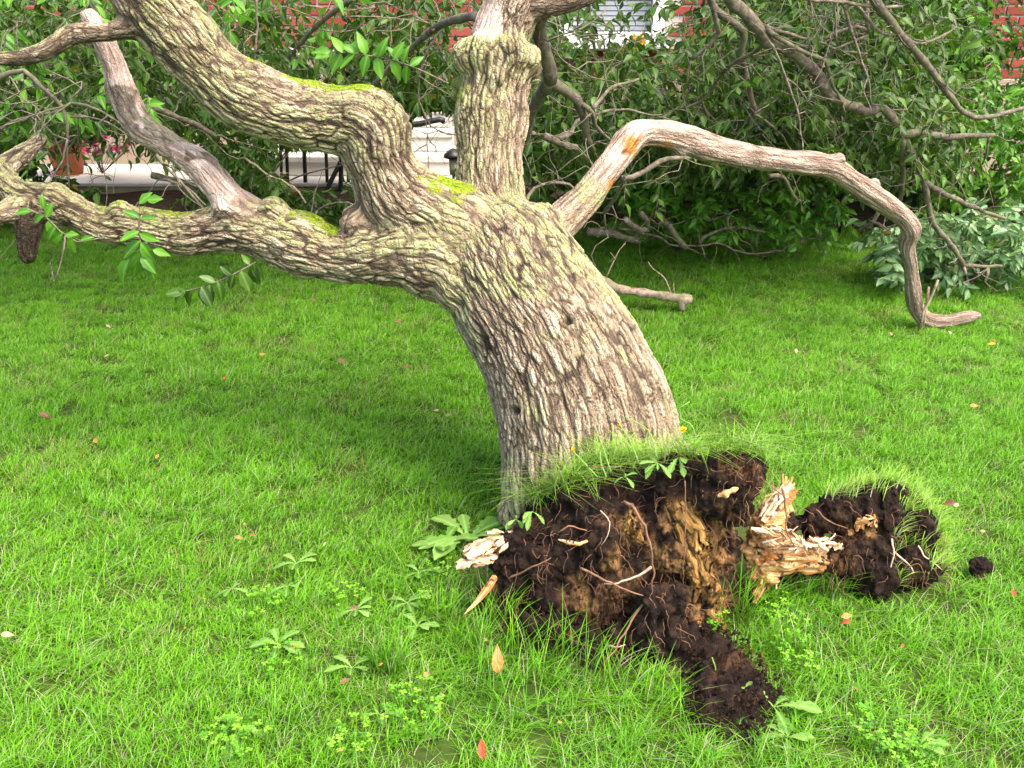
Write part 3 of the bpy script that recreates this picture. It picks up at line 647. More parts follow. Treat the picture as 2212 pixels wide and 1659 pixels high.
# thinner branches of the crown, each one its own part
def poly(pts, sx, ox, oy, Y0, Y1, w0, w1, wob=0):
    n = len(pts); out = []
    for i, (x, y) in enumerate(pts):
        f = i/max(1, n-1); Y = Y0+(Y1-Y0)*f; p = D(ox+x*sx, oy+y*sx, Y); out.append((*p, PXM((w0+(w1-w0)*f)*sx, Y)/2))
    return out
C3 = (.3827, 1365.4, 0); C2 = (.3086, 768, 0); C1 = (.3857, 0, 0)
BR = [
 (C3, [(480, -140), (560, 0), (640, 80), (720, 170), (760, 240), (860, 270), (960, 340), (1060, 440), (1130, 550), (1250, 600), (1330, 630), (1420, 610), (1500, 710), (1560, 820), (1620, 950), (1650, 1050), (1670, 1150), (1710, 1280), (1800, 1380), (1870, 1500)], 4.3, 5.0, 70, 26),
 (C3, [(1870, 1500), (1980, 1505), (2090, 1500)], 5.0, 5.0, 24, 14), (C3, [(2010, 1505), (2005, 1550), (1990, 1590)], 5.0, 4.98, 20, 14), (C3, [(1870, 1500), (1885, 1550)], 5.0, 4.97, 20, 12),
 (C3, [(1540, 760), (1620, 750), (1700, 765), (1800, 775), (1900, 765), (2040, 765)], 4.75, 4.9, 42, 24),
 (C3, [(1530, 790), (1525, 900), (1530, 1000), (1510, 1160)], 4.75, 5.0, 30, 18), (C3, [(1655, 1030), (1740, 1080), (1850, 1140), (1950, 1180), (2100, 1240)], 4.85, 5.1, 32, 18),
 (C3, [(1800, 790), (1740, 800), (1680, 830), (1640, 890), (1610, 950), (1580, 1050)], 4.85, 5.2, 22, 14), (C3, [(2010, 790), (1990, 900), (1940, 980)], 4.9, 5.2, 12, 8), (C3, [(1530, 960), (1500, 1050), (1450, 1120)], 4.95, 5.1, 22, 12),
 (C3, [(430, -80), (455, 20), (500, 80), (600, 150), (635, 210), (615, 300), (640, 400), (670, 560), (690, 640), (650, 720), (620, 790)], 4.6, 4.9, 42, 26),
 (C3, [(690, 650), (800, 720), (900, 840)], 4.8, 5.0, 16, 9), (C3, [(690, 640), (760, 600), (840, 545)], 4.8, 4.9, 12, 6),
 (C3, [(440, -60), (460, 60), (470, 120), (490, 185), (430, 260), (330, 340)], 4.5, 4.6, 30, 18), (C3, [(330, 340), (320, 400), (310, 470)], 4.6, 4.6, 12, 6),
 (C3, [(740, 240), (730, 260), (680, 300), (600, 340), (540, 380), (470, 470), (390, 570), (200, 640), (60, 690)], 4.5, 5.0, 26, 8), (C3, [(395, 570), (410, 620), (430, 660), (440, 740)], 4.9, 5.0, 14, 8),
 (C3, [(1300, -120), (1370, 0), (1430, 80), (1510, 190), (1600, 290), (1680, 380), (1740, 470), (1800, 550), (1870, 630), (1960, 665), (2060, 650), (2240, 605)], 4.4, 4.8, 48, 20),
 (C3, [(1260, 30), (1330, 110), (1410, 185), (1500, 190)], 4.5, 4.5, 18, 14), (C3, [(1520, 200), (1560, 230), (1640, 245), (1740, 210), (1830, 150), (1815, 110)], 4.5, 4.6, 16, 10),
 (C3, [(750, 150), (880, 190), (1050, 240), (1170, 285), (1330, 300)], 4.4, 4.7, 20, 9), (C3, [(755, 165), (850, 230), (960, 290), (1090, 340), (1110, 420), (1160, 530), (1200, 640)], 4.4, 4.6, 26, 11),
 (C3, [(1170, -80), (1190, 0), (1230, 150), (1280, 300), (1330, 440), (1350, 590)], 4.4, 4.5, 20, 9), (C3, [(1140, -60), (1145, 60), (1150, 240)], 4.4, 4.4, 12, 8),
 (C3, [(790, 250), (840, 350), (870, 450), (910, 540), (940, 640), (955, 780)], 4.3, 4.4, 14, 9), (C3, [(870, 450), (930, 480), (990, 560)], 4.35, 4.4, 9, 5), (C3, [(900, -30), (1000, 0), (1200, 10), (1380, 40), (1520, 42)], 4.3, 4.5, 20, 16),
 (C3, [(1080, 230), (1160, 180), (1270, 150), (1330, 165)], 4.6, 4.6, 18, 18), (C3, [(1310, -60), (1320, 20), (1335, 180)], 4.6, 4.6, 30, 20), (C3, [(1330, 200), (1230, 240), (1160, 270), (1110, 320)], 4.6, 4.6, 16, 9),
 (C3, [(-60, 1010), (0, 1000), (80, 960), (160, 910), (290, 885)], 4.3, 4.4, 30, 26), (C3, [(290, 885), (420, 890)], 4.4, 4.5, 22, 10), (C3, [(780, 990), (850, 1000), (890, 1060), (930, 1130)], 4.6, 4.7, 24, 14),
 (C3, [(1390, 1200), (1360, 1250), (1280, 1300)], 5.2, 5.25, 24, 18), (C3, [(1360, 1255), (1420, 1275), (1460, 1310)], 5.2, 5.25, 14, 8),
 (C3, [(-80, 1290), (0, 1300), (150, 1340), (220, 1385), (300, 1385), (400, 1390), (490, 1370), (600, 1420), (720, 1430), (880, 1400), (960, 1360), (1080, 1340)], 5.55, 5.75, 14, 9),
 (C3, [(140, 1200), (170, 1240), (200, 1270), (260, 1350), (300, 1400)], 5.3, 5.45, 34, 32), (C3, [(380, 1370), (400, 1340), (440, 1320), (530, 1290), (620, 1280), (750, 1310)], 5.6, 5.7, 24, 10), (C3, [(540, 1285), (545, 1210), (600, 1180)], 5.6, 5.7, 12, 6), (C3, [(-40, 1240), (20, 1290), (80, 1300)], 5.0, 5.2, 36, 30),
 (C3, [(-250, 1310), (-120, 1320), (-40, 1340), (40, 1365)], 5.3, 5.4, 44, 30), (C3, [(50, 1200), (85, 1250), (80, 1300)], 5.2, 5.3, 34, 26), (C3, [(880, 1400), (880, 1350), (900, 1320), (940, 1290)], 5.7, 5.7, 10, 6), (C3, [(390, 1390), (410, 1450)], 5.55, 5.5, 10, 6),
 (C2, [(1195, 1420), (1210, 1370), (1250, 1320), (1310, 1290), (1420, 1280), (1490, 1300), (1560, 1340)], 4.2, 4.4, 24, 18),
 (C2, [(1300, 40), (1300, 130), (1290, 250), (1340, 430), (1372, 570)], 3.52, 3.75, 84, 88), (C2, [(1365, 560), (1330, 625), (1280, 680), (1230, 790), (1195, 890), (1180, 960)], 3.75, 4.0, 84, 60),
 (C2, [(1370, 560), (1450, 620), (1550, 700), (1585, 800), (1620, 950), (1660, 1060)], 3.75, 4.0, 74, 40), (C2, [(1590, 730), (1660, 790), (1680, 870), (1740, 940), (1820, 1010)], 3.85, 4.0, 32, 18),
 (C2, [(870, 125), (800, 110), (680, 140), (590, 180), (500, 240), (400, 330), (250, 470), (100, 620)], 3.6, 4.2, 62, 28), (C2, [(1660, 760), (1720, 690), (1800, 610), (1980, 555)], 4.2, 4.4, 28, 16), (C2, [(1330, 950), (1430, 1000), (1540, 1040)], 4.2, 4.3, 50, 40), (C2, [(1430, 970), (1510, 930), (1550, 850), (1700, 790), (1900, 770), (2200, 840)], 4.25, 4.5, 36, 10),
 (C2, [(680, 140), (560, 260), (490, 380), (450, 520), (440, 640), (480, 800), (520, 890), (600, 930), (700, 945)], 4.0, 4.1, 12, 9), (C2, [(485, 790), (495, 900), (505, 1060), (515, 1180)], 4.1, 4.1, 8, 5), (C2, [(-60, 120), (200, 120), (400, 145), (560, 160)], 4.2, 4.2, 9, 7),
 (C2, [(1340, 150), (1500, 220), (1700, 300)], 3.9, 4.1, 10, 6), (C2, [(1340, 280), (1600, 190), (1760, 60)], 3.8, 3.9, 10, 7), (C2, [(1350, 300), (1450, 420), (1560, 520)], 3.8, 4.0, 14, 9), (C2, [(1740, 1490), (1830, 1370), (1890, 1230)], 3.9, 3.7, 24, 22), (C2, [(1740, 1490), (1750, 1580), (1740, 1620)], 3.9, 4.0, 12, 8),
 (C1, [(520, 575), (640, 568), (840, 600), (960, 640), (1080, 690), (1200, 760)], 4.3, 4.6, 34, 26), (C1, [(-30, 450), (0, 435), (50, 410), (130, 400), (190, 440), (270, 510), (350, 600), (380, 690), (382, 780), (380, 900), (380, 1070)], 3.6, 3.5, 32, 10),
 (C1, [(-20, 740), (70, 680), (200, 645), (330, 622), (400, 575)], 3.6, 3.55, 14, 18), (C1, [(400, 575), (480, 590), (560, 625), (700, 705)], 3.55, 3.5, 16, 10), (C1, [(390, 660), (500, 665), (600, 690), (720, 750)], 3.5, 3.5, 12, 8), (C1, [(400, 550), (460, 490), (465, 450)], 3.55, 3.6, 10, 6),
 (C1, [(870, 870), (950, 960), (1050, 1070), (1140, 1170)], 3.6, 3.6, 18, 10), (C1, [(380, 780), (350, 900), (300, 980), (245, 1080)], 3.5, 3.4, 10, 8), (C1, [(1980, -10), (1850, 80), (1740, 180), (1620, 320)], 4.2, 4.5, 28, 20), (C1, [(1370, 880), (1500, 980), (1640, 1050), (1715, 1135)], 4.6, 4.5, 12, 10), (C1, [(1440, -40), (1440, 150), (1428, 390)], 4.0, 4.0, 12, 9),
 (C1, [(365, 1310), (352, 1400), (320, 1570)], 3.1, 3.1, 9, 7), (C1, [(1740, 1210), (1830, 1150), (1950, 1130)], 4.0, 3.8, 12, 8), (C1, [(0, 300), (-10, 380), (60, 440), (150, 560), (240, 640)], 3.8, 3.7, 12, 7), (C1, [(1700, 30), (1900, 60), (2100, 40)], 4.3, 4.4, 10, 7), (C1, [(500, 0), (480, 60)], 3.5, 3.5, 10, 8), (C1, [(930, 1000), (1060, 1060), (1150, 1150)], 4.6, 4.5, 14, 8), (C1, [(850, 980), (1000, 1010), (1100, 1040)], 5.2, 5.2, 34, 20),
]
BRPTS = []
for c, pts, y0, y1, w0, w1 in BR:
    rows = np.array(poly(pts, c[0], c[1], c[2], y0, y1, w0, w1)); rows[:, 2] = np.maximum(rows[:, 2], .012)
    sp = spline(rows, .03); sp[:, :3] += (fbm(sp[:, :3]*22, 8, 2)-.5)[:, None]*.012
    big = w0*c[0] > 8
    Bag().tube(sp[:, :3]-TO, np.maximum(sp[:, 3]*1.05, .0022)*(1+.10*np.sin(np.arange(len(sp))*1.7)), 10 if big else 6).build('branch' if big else 'twig', M['branch'] if big else M['twig'], tree)
    BRPTS.append(sp)
# fine bare twiglets sprouting from the branches (too many to tell apart)
tw = Bag()
for sp in BRPTS:
    L = len(sp)
    for _ in range(int(L*.34)+1):
        i = rng.integers(0, L); p = sp[i, :3].copy(); d = rng.normal(size=3); d[2] = d[2]*.6-.1; d /= np.linalg.norm(d); q = [p.copy()]
        for s_ in range(rng.integers(4, 9)):
            d = d + rng.normal(size=3)*.35; d /= np.linalg.norm(d); p = p + d*rng.uniform(.03, .06); p[2] = max(p[2], .02); q.append(p.copy())
        tw.tube(np.array(q)-TO, np.linspace(.0028, .0012, len(q)), 4, False)
tag(tw.build('twiglets', M['twig'], tree), kind='stuff')

# ================================================================== FOLIAGE
LT = np.array([0, .20, .48, .78, 1.0]); LW = np.array([.02, .31, .42, .23, .0])   # leaf outline
def leaf_template(fold=.22, curl=.25, wave=0.):
    V = []; rib = []
    for t, w in zip(LT, LW):
        z = -curl*t*t
        V += [(t, -w*.62, z+abs(w)*fold+wave*math.sin(t*9)), (t, 0, z), (t, w*.62, z+abs(w)*fold-wave*math.sin(t*8+1))]; rib += [w, 0, w]
    F = []
    for i in range(len(LT)-1):
        a = i*3; F += [(a, a+3, a+4, a+1), (a+1, a+4, a+5, a+2)]
    return np.array(V), np.array(F), np.array(rib)
WT = np.array([0, .22, .30, .36, .44, .50, .60, .66, .80, .92, 1.0]); WW = np.array([.03, .05, .17, .10, .27, .17, .36, .27, .42, .30, .0])
def weed_template(fold, curl):
    V = []; rib = []
    for t, w in zip(WT, WW):
        V += [(t, -w*.7, -curl*t*t+w*fold), (t, 0, -curl*t*t), (t, w*.7, -curl*t*t+w*fold)]; rib += [w, 0, w]
    F = [f for i in range(len(WT)-1) for f in ((3*i, 3*i+3, 3*i+4, 3*i+1), (3*i+1, 3*i+4, 3*i+5, 3*i+2))]
    return np.array(V), np.array(F), np.array(rib)
TEMPL = [leaf_template(.22, .25), leaf_template(.35, .45), leaf_template(.12, .10, .03), leaf_template(.28, .6, .02)]
def orient(d, n):
    d = d/(np.linalg.norm(d, axis=-1, keepdims=True)+1e-9); b = np.cross(n, d); b /= np.linalg.norm(b, axis=-1, keepdims=True)+1e-9; n = np.cross(d, b)
    return np.stack([d, b, n], -1)
class Leaves:
    def __init__(s): s.p = []; s.d = []; s.n = []; s.sz = []
    def add(s, p, d, n, sz): s.p.append(p); s.d.append(d); s.n.append(n); s.sz.append(sz)
    def arrays(s): return np.array(s.p), np.array(s.d), np.array(s.n), np.array(s.sz)
def leaves_mesh(name, p, d, n, sz, org, rv=None):
    Mx = orient(d, n); bag = Bag(); k = rng.integers(0, len(TEMPL), len(p)); rv = rng.random(len(p)) if rv is None else rv
    for j, (tv, tf, rib) in enumerate(TEMPL):
        s = np.nonzero(k == j)[0]
        if not len(s): continue
        V = np.einsum('nij,kj->nki', Mx[s], tv)*sz[s][:, None, None] + (p[s]-org)[:, None]
        Fq = (tf[None]+(np.arange(len(s))*len(tv))[:, None, None]).reshape(-1, 4)
        bag.add(V.reshape(-1, 3), Fq, rnd=np.repeat(rv[s], len(tv)), rib=np.tile(rib, len(s)))
    return bag.mesh(name)
def spray(L, tw, org, p, d, length, nleaf, size, droop=.5, r=.0022):
    """A twig with alternate leaves."""
    p = np.array(p, float); d = np.array(d, float)/np.linalg.norm(d); pts = [p.copy()]; seg = 5
    for i in range(seg):
        d = d + np.array((0, 0, -droop*.22)) + rng.normal(size=3)*.16; d /= np.linalg.norm(d); p = p + d*length/seg
        if p[2] < .03: p[2] = .03; d[2] = abs(d[2])*.2
        pts.append(p.copy())
    pts = np.array(pts); tw.tube(pts-org, np.linspace(r, r*.4, len(pts)), 4, False)
    for i in range(nleaf):
        t = .12+.88*(i+rng.random()*.6)/nleaf; k = min(seg-1, int(t*seg)); q = pts[k]+(pts[k+1]-pts[k])*(t*seg-k); ax = pts[k+1]-pts[k]; ax /= np.linalg.norm(ax)
        side = np.cross(ax, (0, 0, 1)); side /= np.linalg.norm(side)+1e-6
        ld = ax*.55 + side*(1 if i % 2 else -1)*rng.uniform(.5, 1.1) + np.array((0, 0, -droop*rng.uniform(.2, 1.3))) + rng.normal(size=3)*.2
        ln = np.array((0, -.2, .8)) + rng.normal(size=3)*.75
        L.add(q, ld, ln, size*rng.uniform(.65, 1.2))
GAPS = [(868, 240, 985, 425), (615, 322, 745, 400), (232, 366, 300, 432), (165, 345, 420, 400), (430, 25, 660, 92), (1240, 84, 1400, 118), (1400, -10, 1500, 75), (2140, -20, 2240, 70), (1330, 20, 1385, 90), (640, 0, 760, 40), (1755, 125, 1785, 180), (1790, 245, 1830, 300), (1450, 130, 1480, 190), (85, 300, 165, 372), (2160, 120, 2212, 175), (178, 286, 292, 340)]
GAPP = [.98, .98, .98, .85, .22, .5, .55, .70, .5, .5, .75, .75, .75, .72, .6, .7]
def gap_ok(p):
    dy = p[1]; dz = p[2]-CAM_H; dep = dy*CP-dz*SP; q = (WPX/2+p[0]/dep*FPX, HPX/2-(dy*SP+dz*CP)/dep*FPX)
    for (a, b, c, d), pr in zip(GAPS, GAPP):
        if a-6 < q[0] < c+6 and b-6 < q[1] < d+6 and rng.random() < pr: return False
    return True
def fill(L, tw, org, regions, size, droop=.5, hang=True):
    for (x0, x1, y0, y1, Y0, Y1, n, ln, nl) in regions:
        for _ in range(n):
            p = D(rng.uniform(x0, x1), rng.uniform(y0, y1), rng.uniform(Y0, Y1))
            if p[2] < .04 or p[2] > 3.2 or not gap_ok(p): continue
            d = rng.normal(size=3); d[2] = d[2]*.4-.1; d[1] -= .3
            m0 = len(L.p); spray(L, tw, org, p, d, rng.uniform(.6, 1.2)*ln, nl, size, droop)
            keep = [i for i in range(m0, len(L.p)) if gap_ok(L.p[i])]
            if len(keep) < len(L.p)-m0:
                for at in ('p', 'd', 'n', 'sz'):
                    a = getattr(L, at); a[m0:] = [a[i] for i in keep]
def prune_front(arrs, minY):
    pass
def finish(name, L, tw, org, parent, mat, twmat, single=0, leafname='leaf'):
    p, d, n, sz = L.arrays(); rv = rng.random(len(p)); order = np.argsort(p[:, 1]); px = to_px(p)
    inview = (px[:, 0] > 0) & (px[:, 0] < WPX) & (px[:, 1] > 0) & (px[:, 1] < 620)
    lead = [i for i in order if inview[i]][:single]; rest = np.setdiff1d(np.arange(len(p)), lead)
    tag(mobj(name, leaves_mesh(name, p[rest], d[rest], n[rest], sz[rest], org, rv[rest]), mat, parent), kind='stuff')
    if tw.n: tag(tw.build('stems', twmat, parent), kind='stuff')
    Mx = orient(d, n)
    for i in lead:
        m4 = Matrix([[*(Mx[i][r]*sz[i]), (p[i]-org)[r]] for r in range(3)]+[[0, 0, 0, 1]])
        o = bpy.data.objects.new(leafname, leafproto(mat, i % 4)); o.parent = parent; o.matrix_local = m4; COL.objects.link(o)
_lp = {}
def leafproto(mat, k):
    if (mat.name, k) not in _lp:
        tv, tf, rib = TEMPL[k] if k < 10 else weed_template(.15+.1*(k % 2), .3+.2*(k % 3)); me = mesh_np('leaf', tv, tf, dict(rnd=np.full(len(tv), .25+.2*(k % 4)), rib=rib)); me.materials.append(mat); _lp[(mat.name, k)] = me
    return _lp[(mat.name, k)]
Z0 = np.zeros(3)
# crown of the fallen tree
L = Leaves(); tw = Bag()
fill(L, tw, TO, [
  (-350, 2150, -330, 60, 4.4, 6.4, 640, .42, 11), (-250, 1000, 0, 240, 4.7, 6.4, 470, .4, 11), (1120, 2050, 30, 300, 4.8, 6.4, 800, .4, 11),
  (1150, 2050, 230, 345, 5.2, 6.4, 440, .30, 10), (1150, 1900, 330, 400, 5.9, 6.5, 150, .25, 10), (-250, 720, 180, 330, 4.9, 6.4, 260, .36, 10), (760, 1010, 60, 250, 4.9, 6.2, 110, .36, 10), (700, 1010, 150, 262, 5.4, 6.6, 80, .3, 10)], .060, .55)
finish('foliage', L, tw, TO, tree, M['leaf'], M['twig'], 260)
# upper-left leaves: stronger light put into a brighter leaf colour
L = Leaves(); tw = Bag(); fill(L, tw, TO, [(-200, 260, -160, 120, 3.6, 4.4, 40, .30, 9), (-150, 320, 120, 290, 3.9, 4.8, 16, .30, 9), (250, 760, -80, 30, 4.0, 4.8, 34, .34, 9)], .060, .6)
finish('bright_foliage', L, tw, TO, tree, M['leaf_bright'], M['twig'], 0)
# leafy crown pieces lying on the grass
L = Leaves(); tw = Bag(); fill(L, tw, TO, [(1470, 1800, 395, 500, 5.75, 6.1, 130, .24, 10), (1340, 1560, 430, 490, 5.9, 6.2, 40, .2, 9), (1300, 1500, 330, 430, 5.7, 6.2, 70, .25, 9)], .060, .15)
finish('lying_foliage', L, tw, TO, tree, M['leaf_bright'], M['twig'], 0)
# sprigs in front, every leaf its own piece
def sprig(stem, leaves, mat, Y, label):
    st = spline(np.array([D(x, y, Y) for x, y in stem]), .02); tg = Bag().tube(st-TO, np.linspace(.0032, .0015, len(st)), 6).build('leafy_sprig', M['twig'], tree); tag(tg, label)
    for k, (x, y, ang, ln) in enumerate(leaves):
        ln = ln*.82; p = D(x, y, Y-.01*(k % 3)); a = R(ang); d = np.array((math.cos(a), rng.uniform(-.45, .1), math.sin(a))); n = np.array((rng.normal()*.25, -1., .75+rng.normal()*.3)); s = PXM(ln, Y)
        Mx = orient(d, n)
        o = bpy.data.objects.new('leaf', leafproto(mat, k % 4)); o.parent = tg; o.matrix_local = Matrix([[*(Mx[r]*s), (p-TO)[r]] for r in range(3)]+[[0, 0, 0, 1]]); COL.objects.link(o)
        j = np.argmin(np.linalg.norm(st-p, axis=1)); Bag().tube(np.array([st[j], (st[j]+p)/2, p])-TO, .0011, 4, False).build('leaf_stalk', M['twig'], tg)
sprig([(968, 180), (900, 148), (840, 128), (780, 118), (715, 112)], [(880, 140, -100, 46), (872, 136, 80, 40), (850, 130, 60, 52), (845, 130, -60, 50), (860, 132, 120, 44), (820, 122, 70, 48), (815, 122, -80, 56), (790, 118, 100, 50), (795, 118, -110, 52), (770, 116, 140, 46), (765, 116, -140, 50), (740, 114, 115, 46), (738, 114, -120, 52), (715, 112, 170, 44), (712, 112, 200, 40), (722, 112, -95, 48), (805, 120, 30, 44), (885, 142, 35, 40), (758, 116, 60, 40)], M['leaf_bright'], 3.35, 'bright leafy sprig hanging from the upright limb')
sprig([(302, 468), (300, 500), (304, 520), (300, 555), (290, 575)], [(302, 470, 150, 45), (304, 474, 20, 40), (300, 500, 200, 52), (302, 505, -20, 46), (304, 520, 215, 66), (304, 525, -60, 62), (300, 545, 225, 70), (302, 548, -80, 60), (304, 552, -50, 58), (296, 560, -110, 56), (300, 440, 40, 48), (330, 540, -15, 42), (320, 560, -75, 54), (280, 560, 235, 74), (318, 432, 10, 48)], M['leaf_bright'], 3.05, 'leafy sprig drooping in front of the horizontal limb')
sprig([(552, 567), (510, 590), (470, 608), (430, 622), (395, 630)], [(545, 570, -60, 56), (550, 568, -95, 70), (520, 585, -70, 60), (540, 572, 120, 34), (505, 592, -110, 46), (470, 608, -75, 54), (465, 610, 150, 44), (440, 618, -100, 56), (435, 620, -60, 60), (415, 626, -120, 54), (400, 628, 185, 52), (398, 630, -150, 50), (500, 594, 130, 36), (452, 615, -85, 50)], M['leaf'], 3.0, 'dark leafy sprig hanging below the horizontal limb')
sprig([(60, 452), (100, 470), (130, 500), (150, 512), (180, 520)], [(70, 455, 180, 44), (95, 466, 200, 46), (100, 470, 60, 46), (105, 475, -80, 50), (120, 490, -130, 40), (135, 505, 210, 48), (140, 508, 10, 44), (155, 513, -100, 46), (175, 519, 20, 34), (95, 450, 80, 34)], M['leaf_bright'], 3.0, 'small bright sprig beside the dark stub')

# shrubs of the garden
def shrub(name, label, cat, px, py, Y, regions, size, mat, droop=.45, group=None, stems=6):
    g = D(px, py, Y); o = thing(name, label, cat, (g[0], g[1], 0), group); org = np.array((g[0], g[1], 0)); L = Leaves(); tw = Bag(); fill(L, tw, org, regions, size, droop)
    for k in range(stems):
        a = rng.uniform(0, 6.28); t = np.array(L.p[rng.integers(0, len(L.p))])-org; q = np.array([(0.05*math.cos(a), .05*math.sin(a), -.02), t*.4+(0, 0, .08), t]); tw.tube(spline(q, .06), np.linspace(.009, .003, len(spline(q, .06))), 5)
    finish('foliage', L, tw, org, o, mat, M['twig']); return o, org
SG = None
rb, rbo = shrub('rose_bush', 'bright green rose bush with red blooms beside the brick house', 'bush', 2120, 330, 6.9, [(1960, 2420, -60, 240, 6.3, 7.3, 360, .34, 11), (1980, 2420, 180, 440, 6.0, 7.1, 380, .34, 11)], .06, M['leaf_bright'])
shrub('low_shrub', 'low pale grey-green shrub beside the foot of the arching dead limb', 'bush', 2090, 570, 5.3, [(1990, 2260, 455, 575, 5.15, 5.6, 120, .24, 10), (1905, 1990, 480, 590, 5.15, 5.5, 34, .2, 9)], .068, M['leaf_pale'], .25)
shrub('dark_shrub', 'dark leafy shrub in front of the terracotta pot and terrace', 'bush', 60, 430, 6.9, [(-250, 160, 250, 425, 6.5, 7.2, 260, .3, 10), (150, 240, 380, 430, 6.7, 7.2, 22, .2, 9), (-250, 160, 120, 280, 6.6, 7.2, 90, .3, 10)], .075, M['leaf_dark'])
shrub('broadleaf_shrub', 'broad leaved low shrub growing below the iron handrail', 'bush', 620, 440, 6.7, [(470, 700, 375, 468, 6.4, 7.0, 110, .24, 9), (430, 560, 320, 420, 6.6, 7.1, 70, .24, 9), (660, 775, 420, 470, 6.5, 6.9, 34, .2, 9)], .085, M['leaf'])
shrub('corner_shrub', 'green shrub behind the upright limb beside the path light', 'bush', 1230, 420, 6.7, [(1120, 1420, 290, 440, 6.3, 7.1, 130, .28, 10), (985, 1130, 330, 430, 6.6, 7.1, 40, .25, 9)], .075, M['leaf'])
shrub('house_hedge', 'dense green hedge behind the bare branches against the house foundation', 'hedge', 1700, 380, 7.2, [(1380, 2050, 120, 410, 6.8, 7.7, 480, .34, 11), (1500, 2180, -80, 150, 6.7, 7.7, 420, .34, 11)], .075, M['leaf_dark'])
shrub('wall_shrub', 'tall dark shrub in front of the house ledge behind the mossy limb', 'bush', 520, 330, 7.2, [(150, 870, 90, 300, 6.9, 7.45, 330, .32, 11), (-300, 420, -60, 130, 6.9, 7.7, 150, .32, 11)], .075, M['leaf_dark'])

# flowers
def blossom_mesh(name, kind):
    b = Bag(); n = 6 if kind == 'lily' else 14
    for k in range(n):
        a = k*2.4; el = (.5 if kind == 'lily' else rng.uniform(0, 1.3)); d = np.array((math.cos(a)*math.cos(el), math.sin(a)*math.cos(el), math.sin(el))); n_ = np.array((-math.cos(a)*math.sin(el), -math.sin(a)*math.sin(el), math.cos(el)))
        tv, tf, rib = TEMPL[2]; Mx = orient(d, n_); s = 1.0 if kind == 'lily' else rng.uniform(.55, .8); b.add((Mx @ (tv*np.array((1, 1.1, 1))).T).T*s, tf)
    return b.mesh(name)
BM = {'rose': blossom_mesh('blossom', 'rose'), 'lily': blossom_mesh('blossom', 'lily')}
def blossom(parent, org, p, s, kind, mat):
    key = kind+mat.name
    if key not in BM: BM[key] = BM[kind].copy(); BM[key].materials.clear(); BM[key].materials.append(mat)
    o = bpy.data.objects.new('blossom', BM[key]); o.parent = parent; o.location = tuple(p-org); o.scale = (s,)*3; o.rotation_euler = (rng.uniform(.3, 1.1), rng.uniform(-.4, .4), rng.uniform(0, 6)); COL.objects.link(o)
for x, y, Y in ((2050, 12, 6.4), (1938, 55, 6.3), (2187, 492, 6.2), (1980, 40, 6.6)): blossom(rb, rbo, D(x, y, Y), .042 if y == 12 else .028, 'rose', M['red'])
fl = thing('geranium_plant', 'pink flowering geranium plant on the terrace beside the terracotta pot', 'flowers', tuple(D(215, 372, 7.75)*np.array((1, 1, 0))+np.array((0, 0, .135)))); fo_ = np.array(fl.location)
L = Leaves(); tw = Bag(); fill(L, tw, fo_, [(175, 300, 290, 372, 7.65, 7.85, 26, .16, 7)], .05, .3)
for x, y in ((205, 300), (212, 306), (200, 309), (222, 302), (205, 318), (187, 326), (207, 334), (216, 330), (240, 327), (268, 322), (282, 313), (270, 328), (252, 324), (226, 298)):
    p = D(x, y, 7.62); blossom(fl, fo_, p, .058, 'rose', M['pink']); tw.tube(spline(np.array([(0.02, 0, .02), (p-fo_)*.5, p-fo_]), .05), .003, 4, False)
finish('foliage', L, tw, fo_, fl, M['leaf'], M['twig'])
ly = thing('lily_plant', 'yellow lilies blooming below the white window sill', 'flowers', tuple(D(1380, 300, 7.3)*np.array((1, 1, 0)))); lo_ = np.array(ly.location); tw = Bag(); L = Leaves()
for x, y in ((1388, 82), (1380, 90), (1372, 88), (1345, 110), (1352, 111), (1385, 102), (1362, 112), (1392, 92)):
    p = D(x, y, 7.1); blossom(ly, lo_, p, .055, 'lily', M['yellow']); st = spline(np.array([(rng.normal()*.04, rng.normal()*.04, 0), (p-lo_)*np.array((.6, .6, .5)), p-lo_]), .08); tw.tube(st, .004, 5)
    for k in range(3, len(st)-1): L.add(st[k]+lo_, rng.normal(size=3)+np.array((0, 0, .3)), np.array((0, -.5, 1.)), .11)
finish('foliage', L, tw, lo_, ly, M['leaf_bright'], M['leaf_bright'])

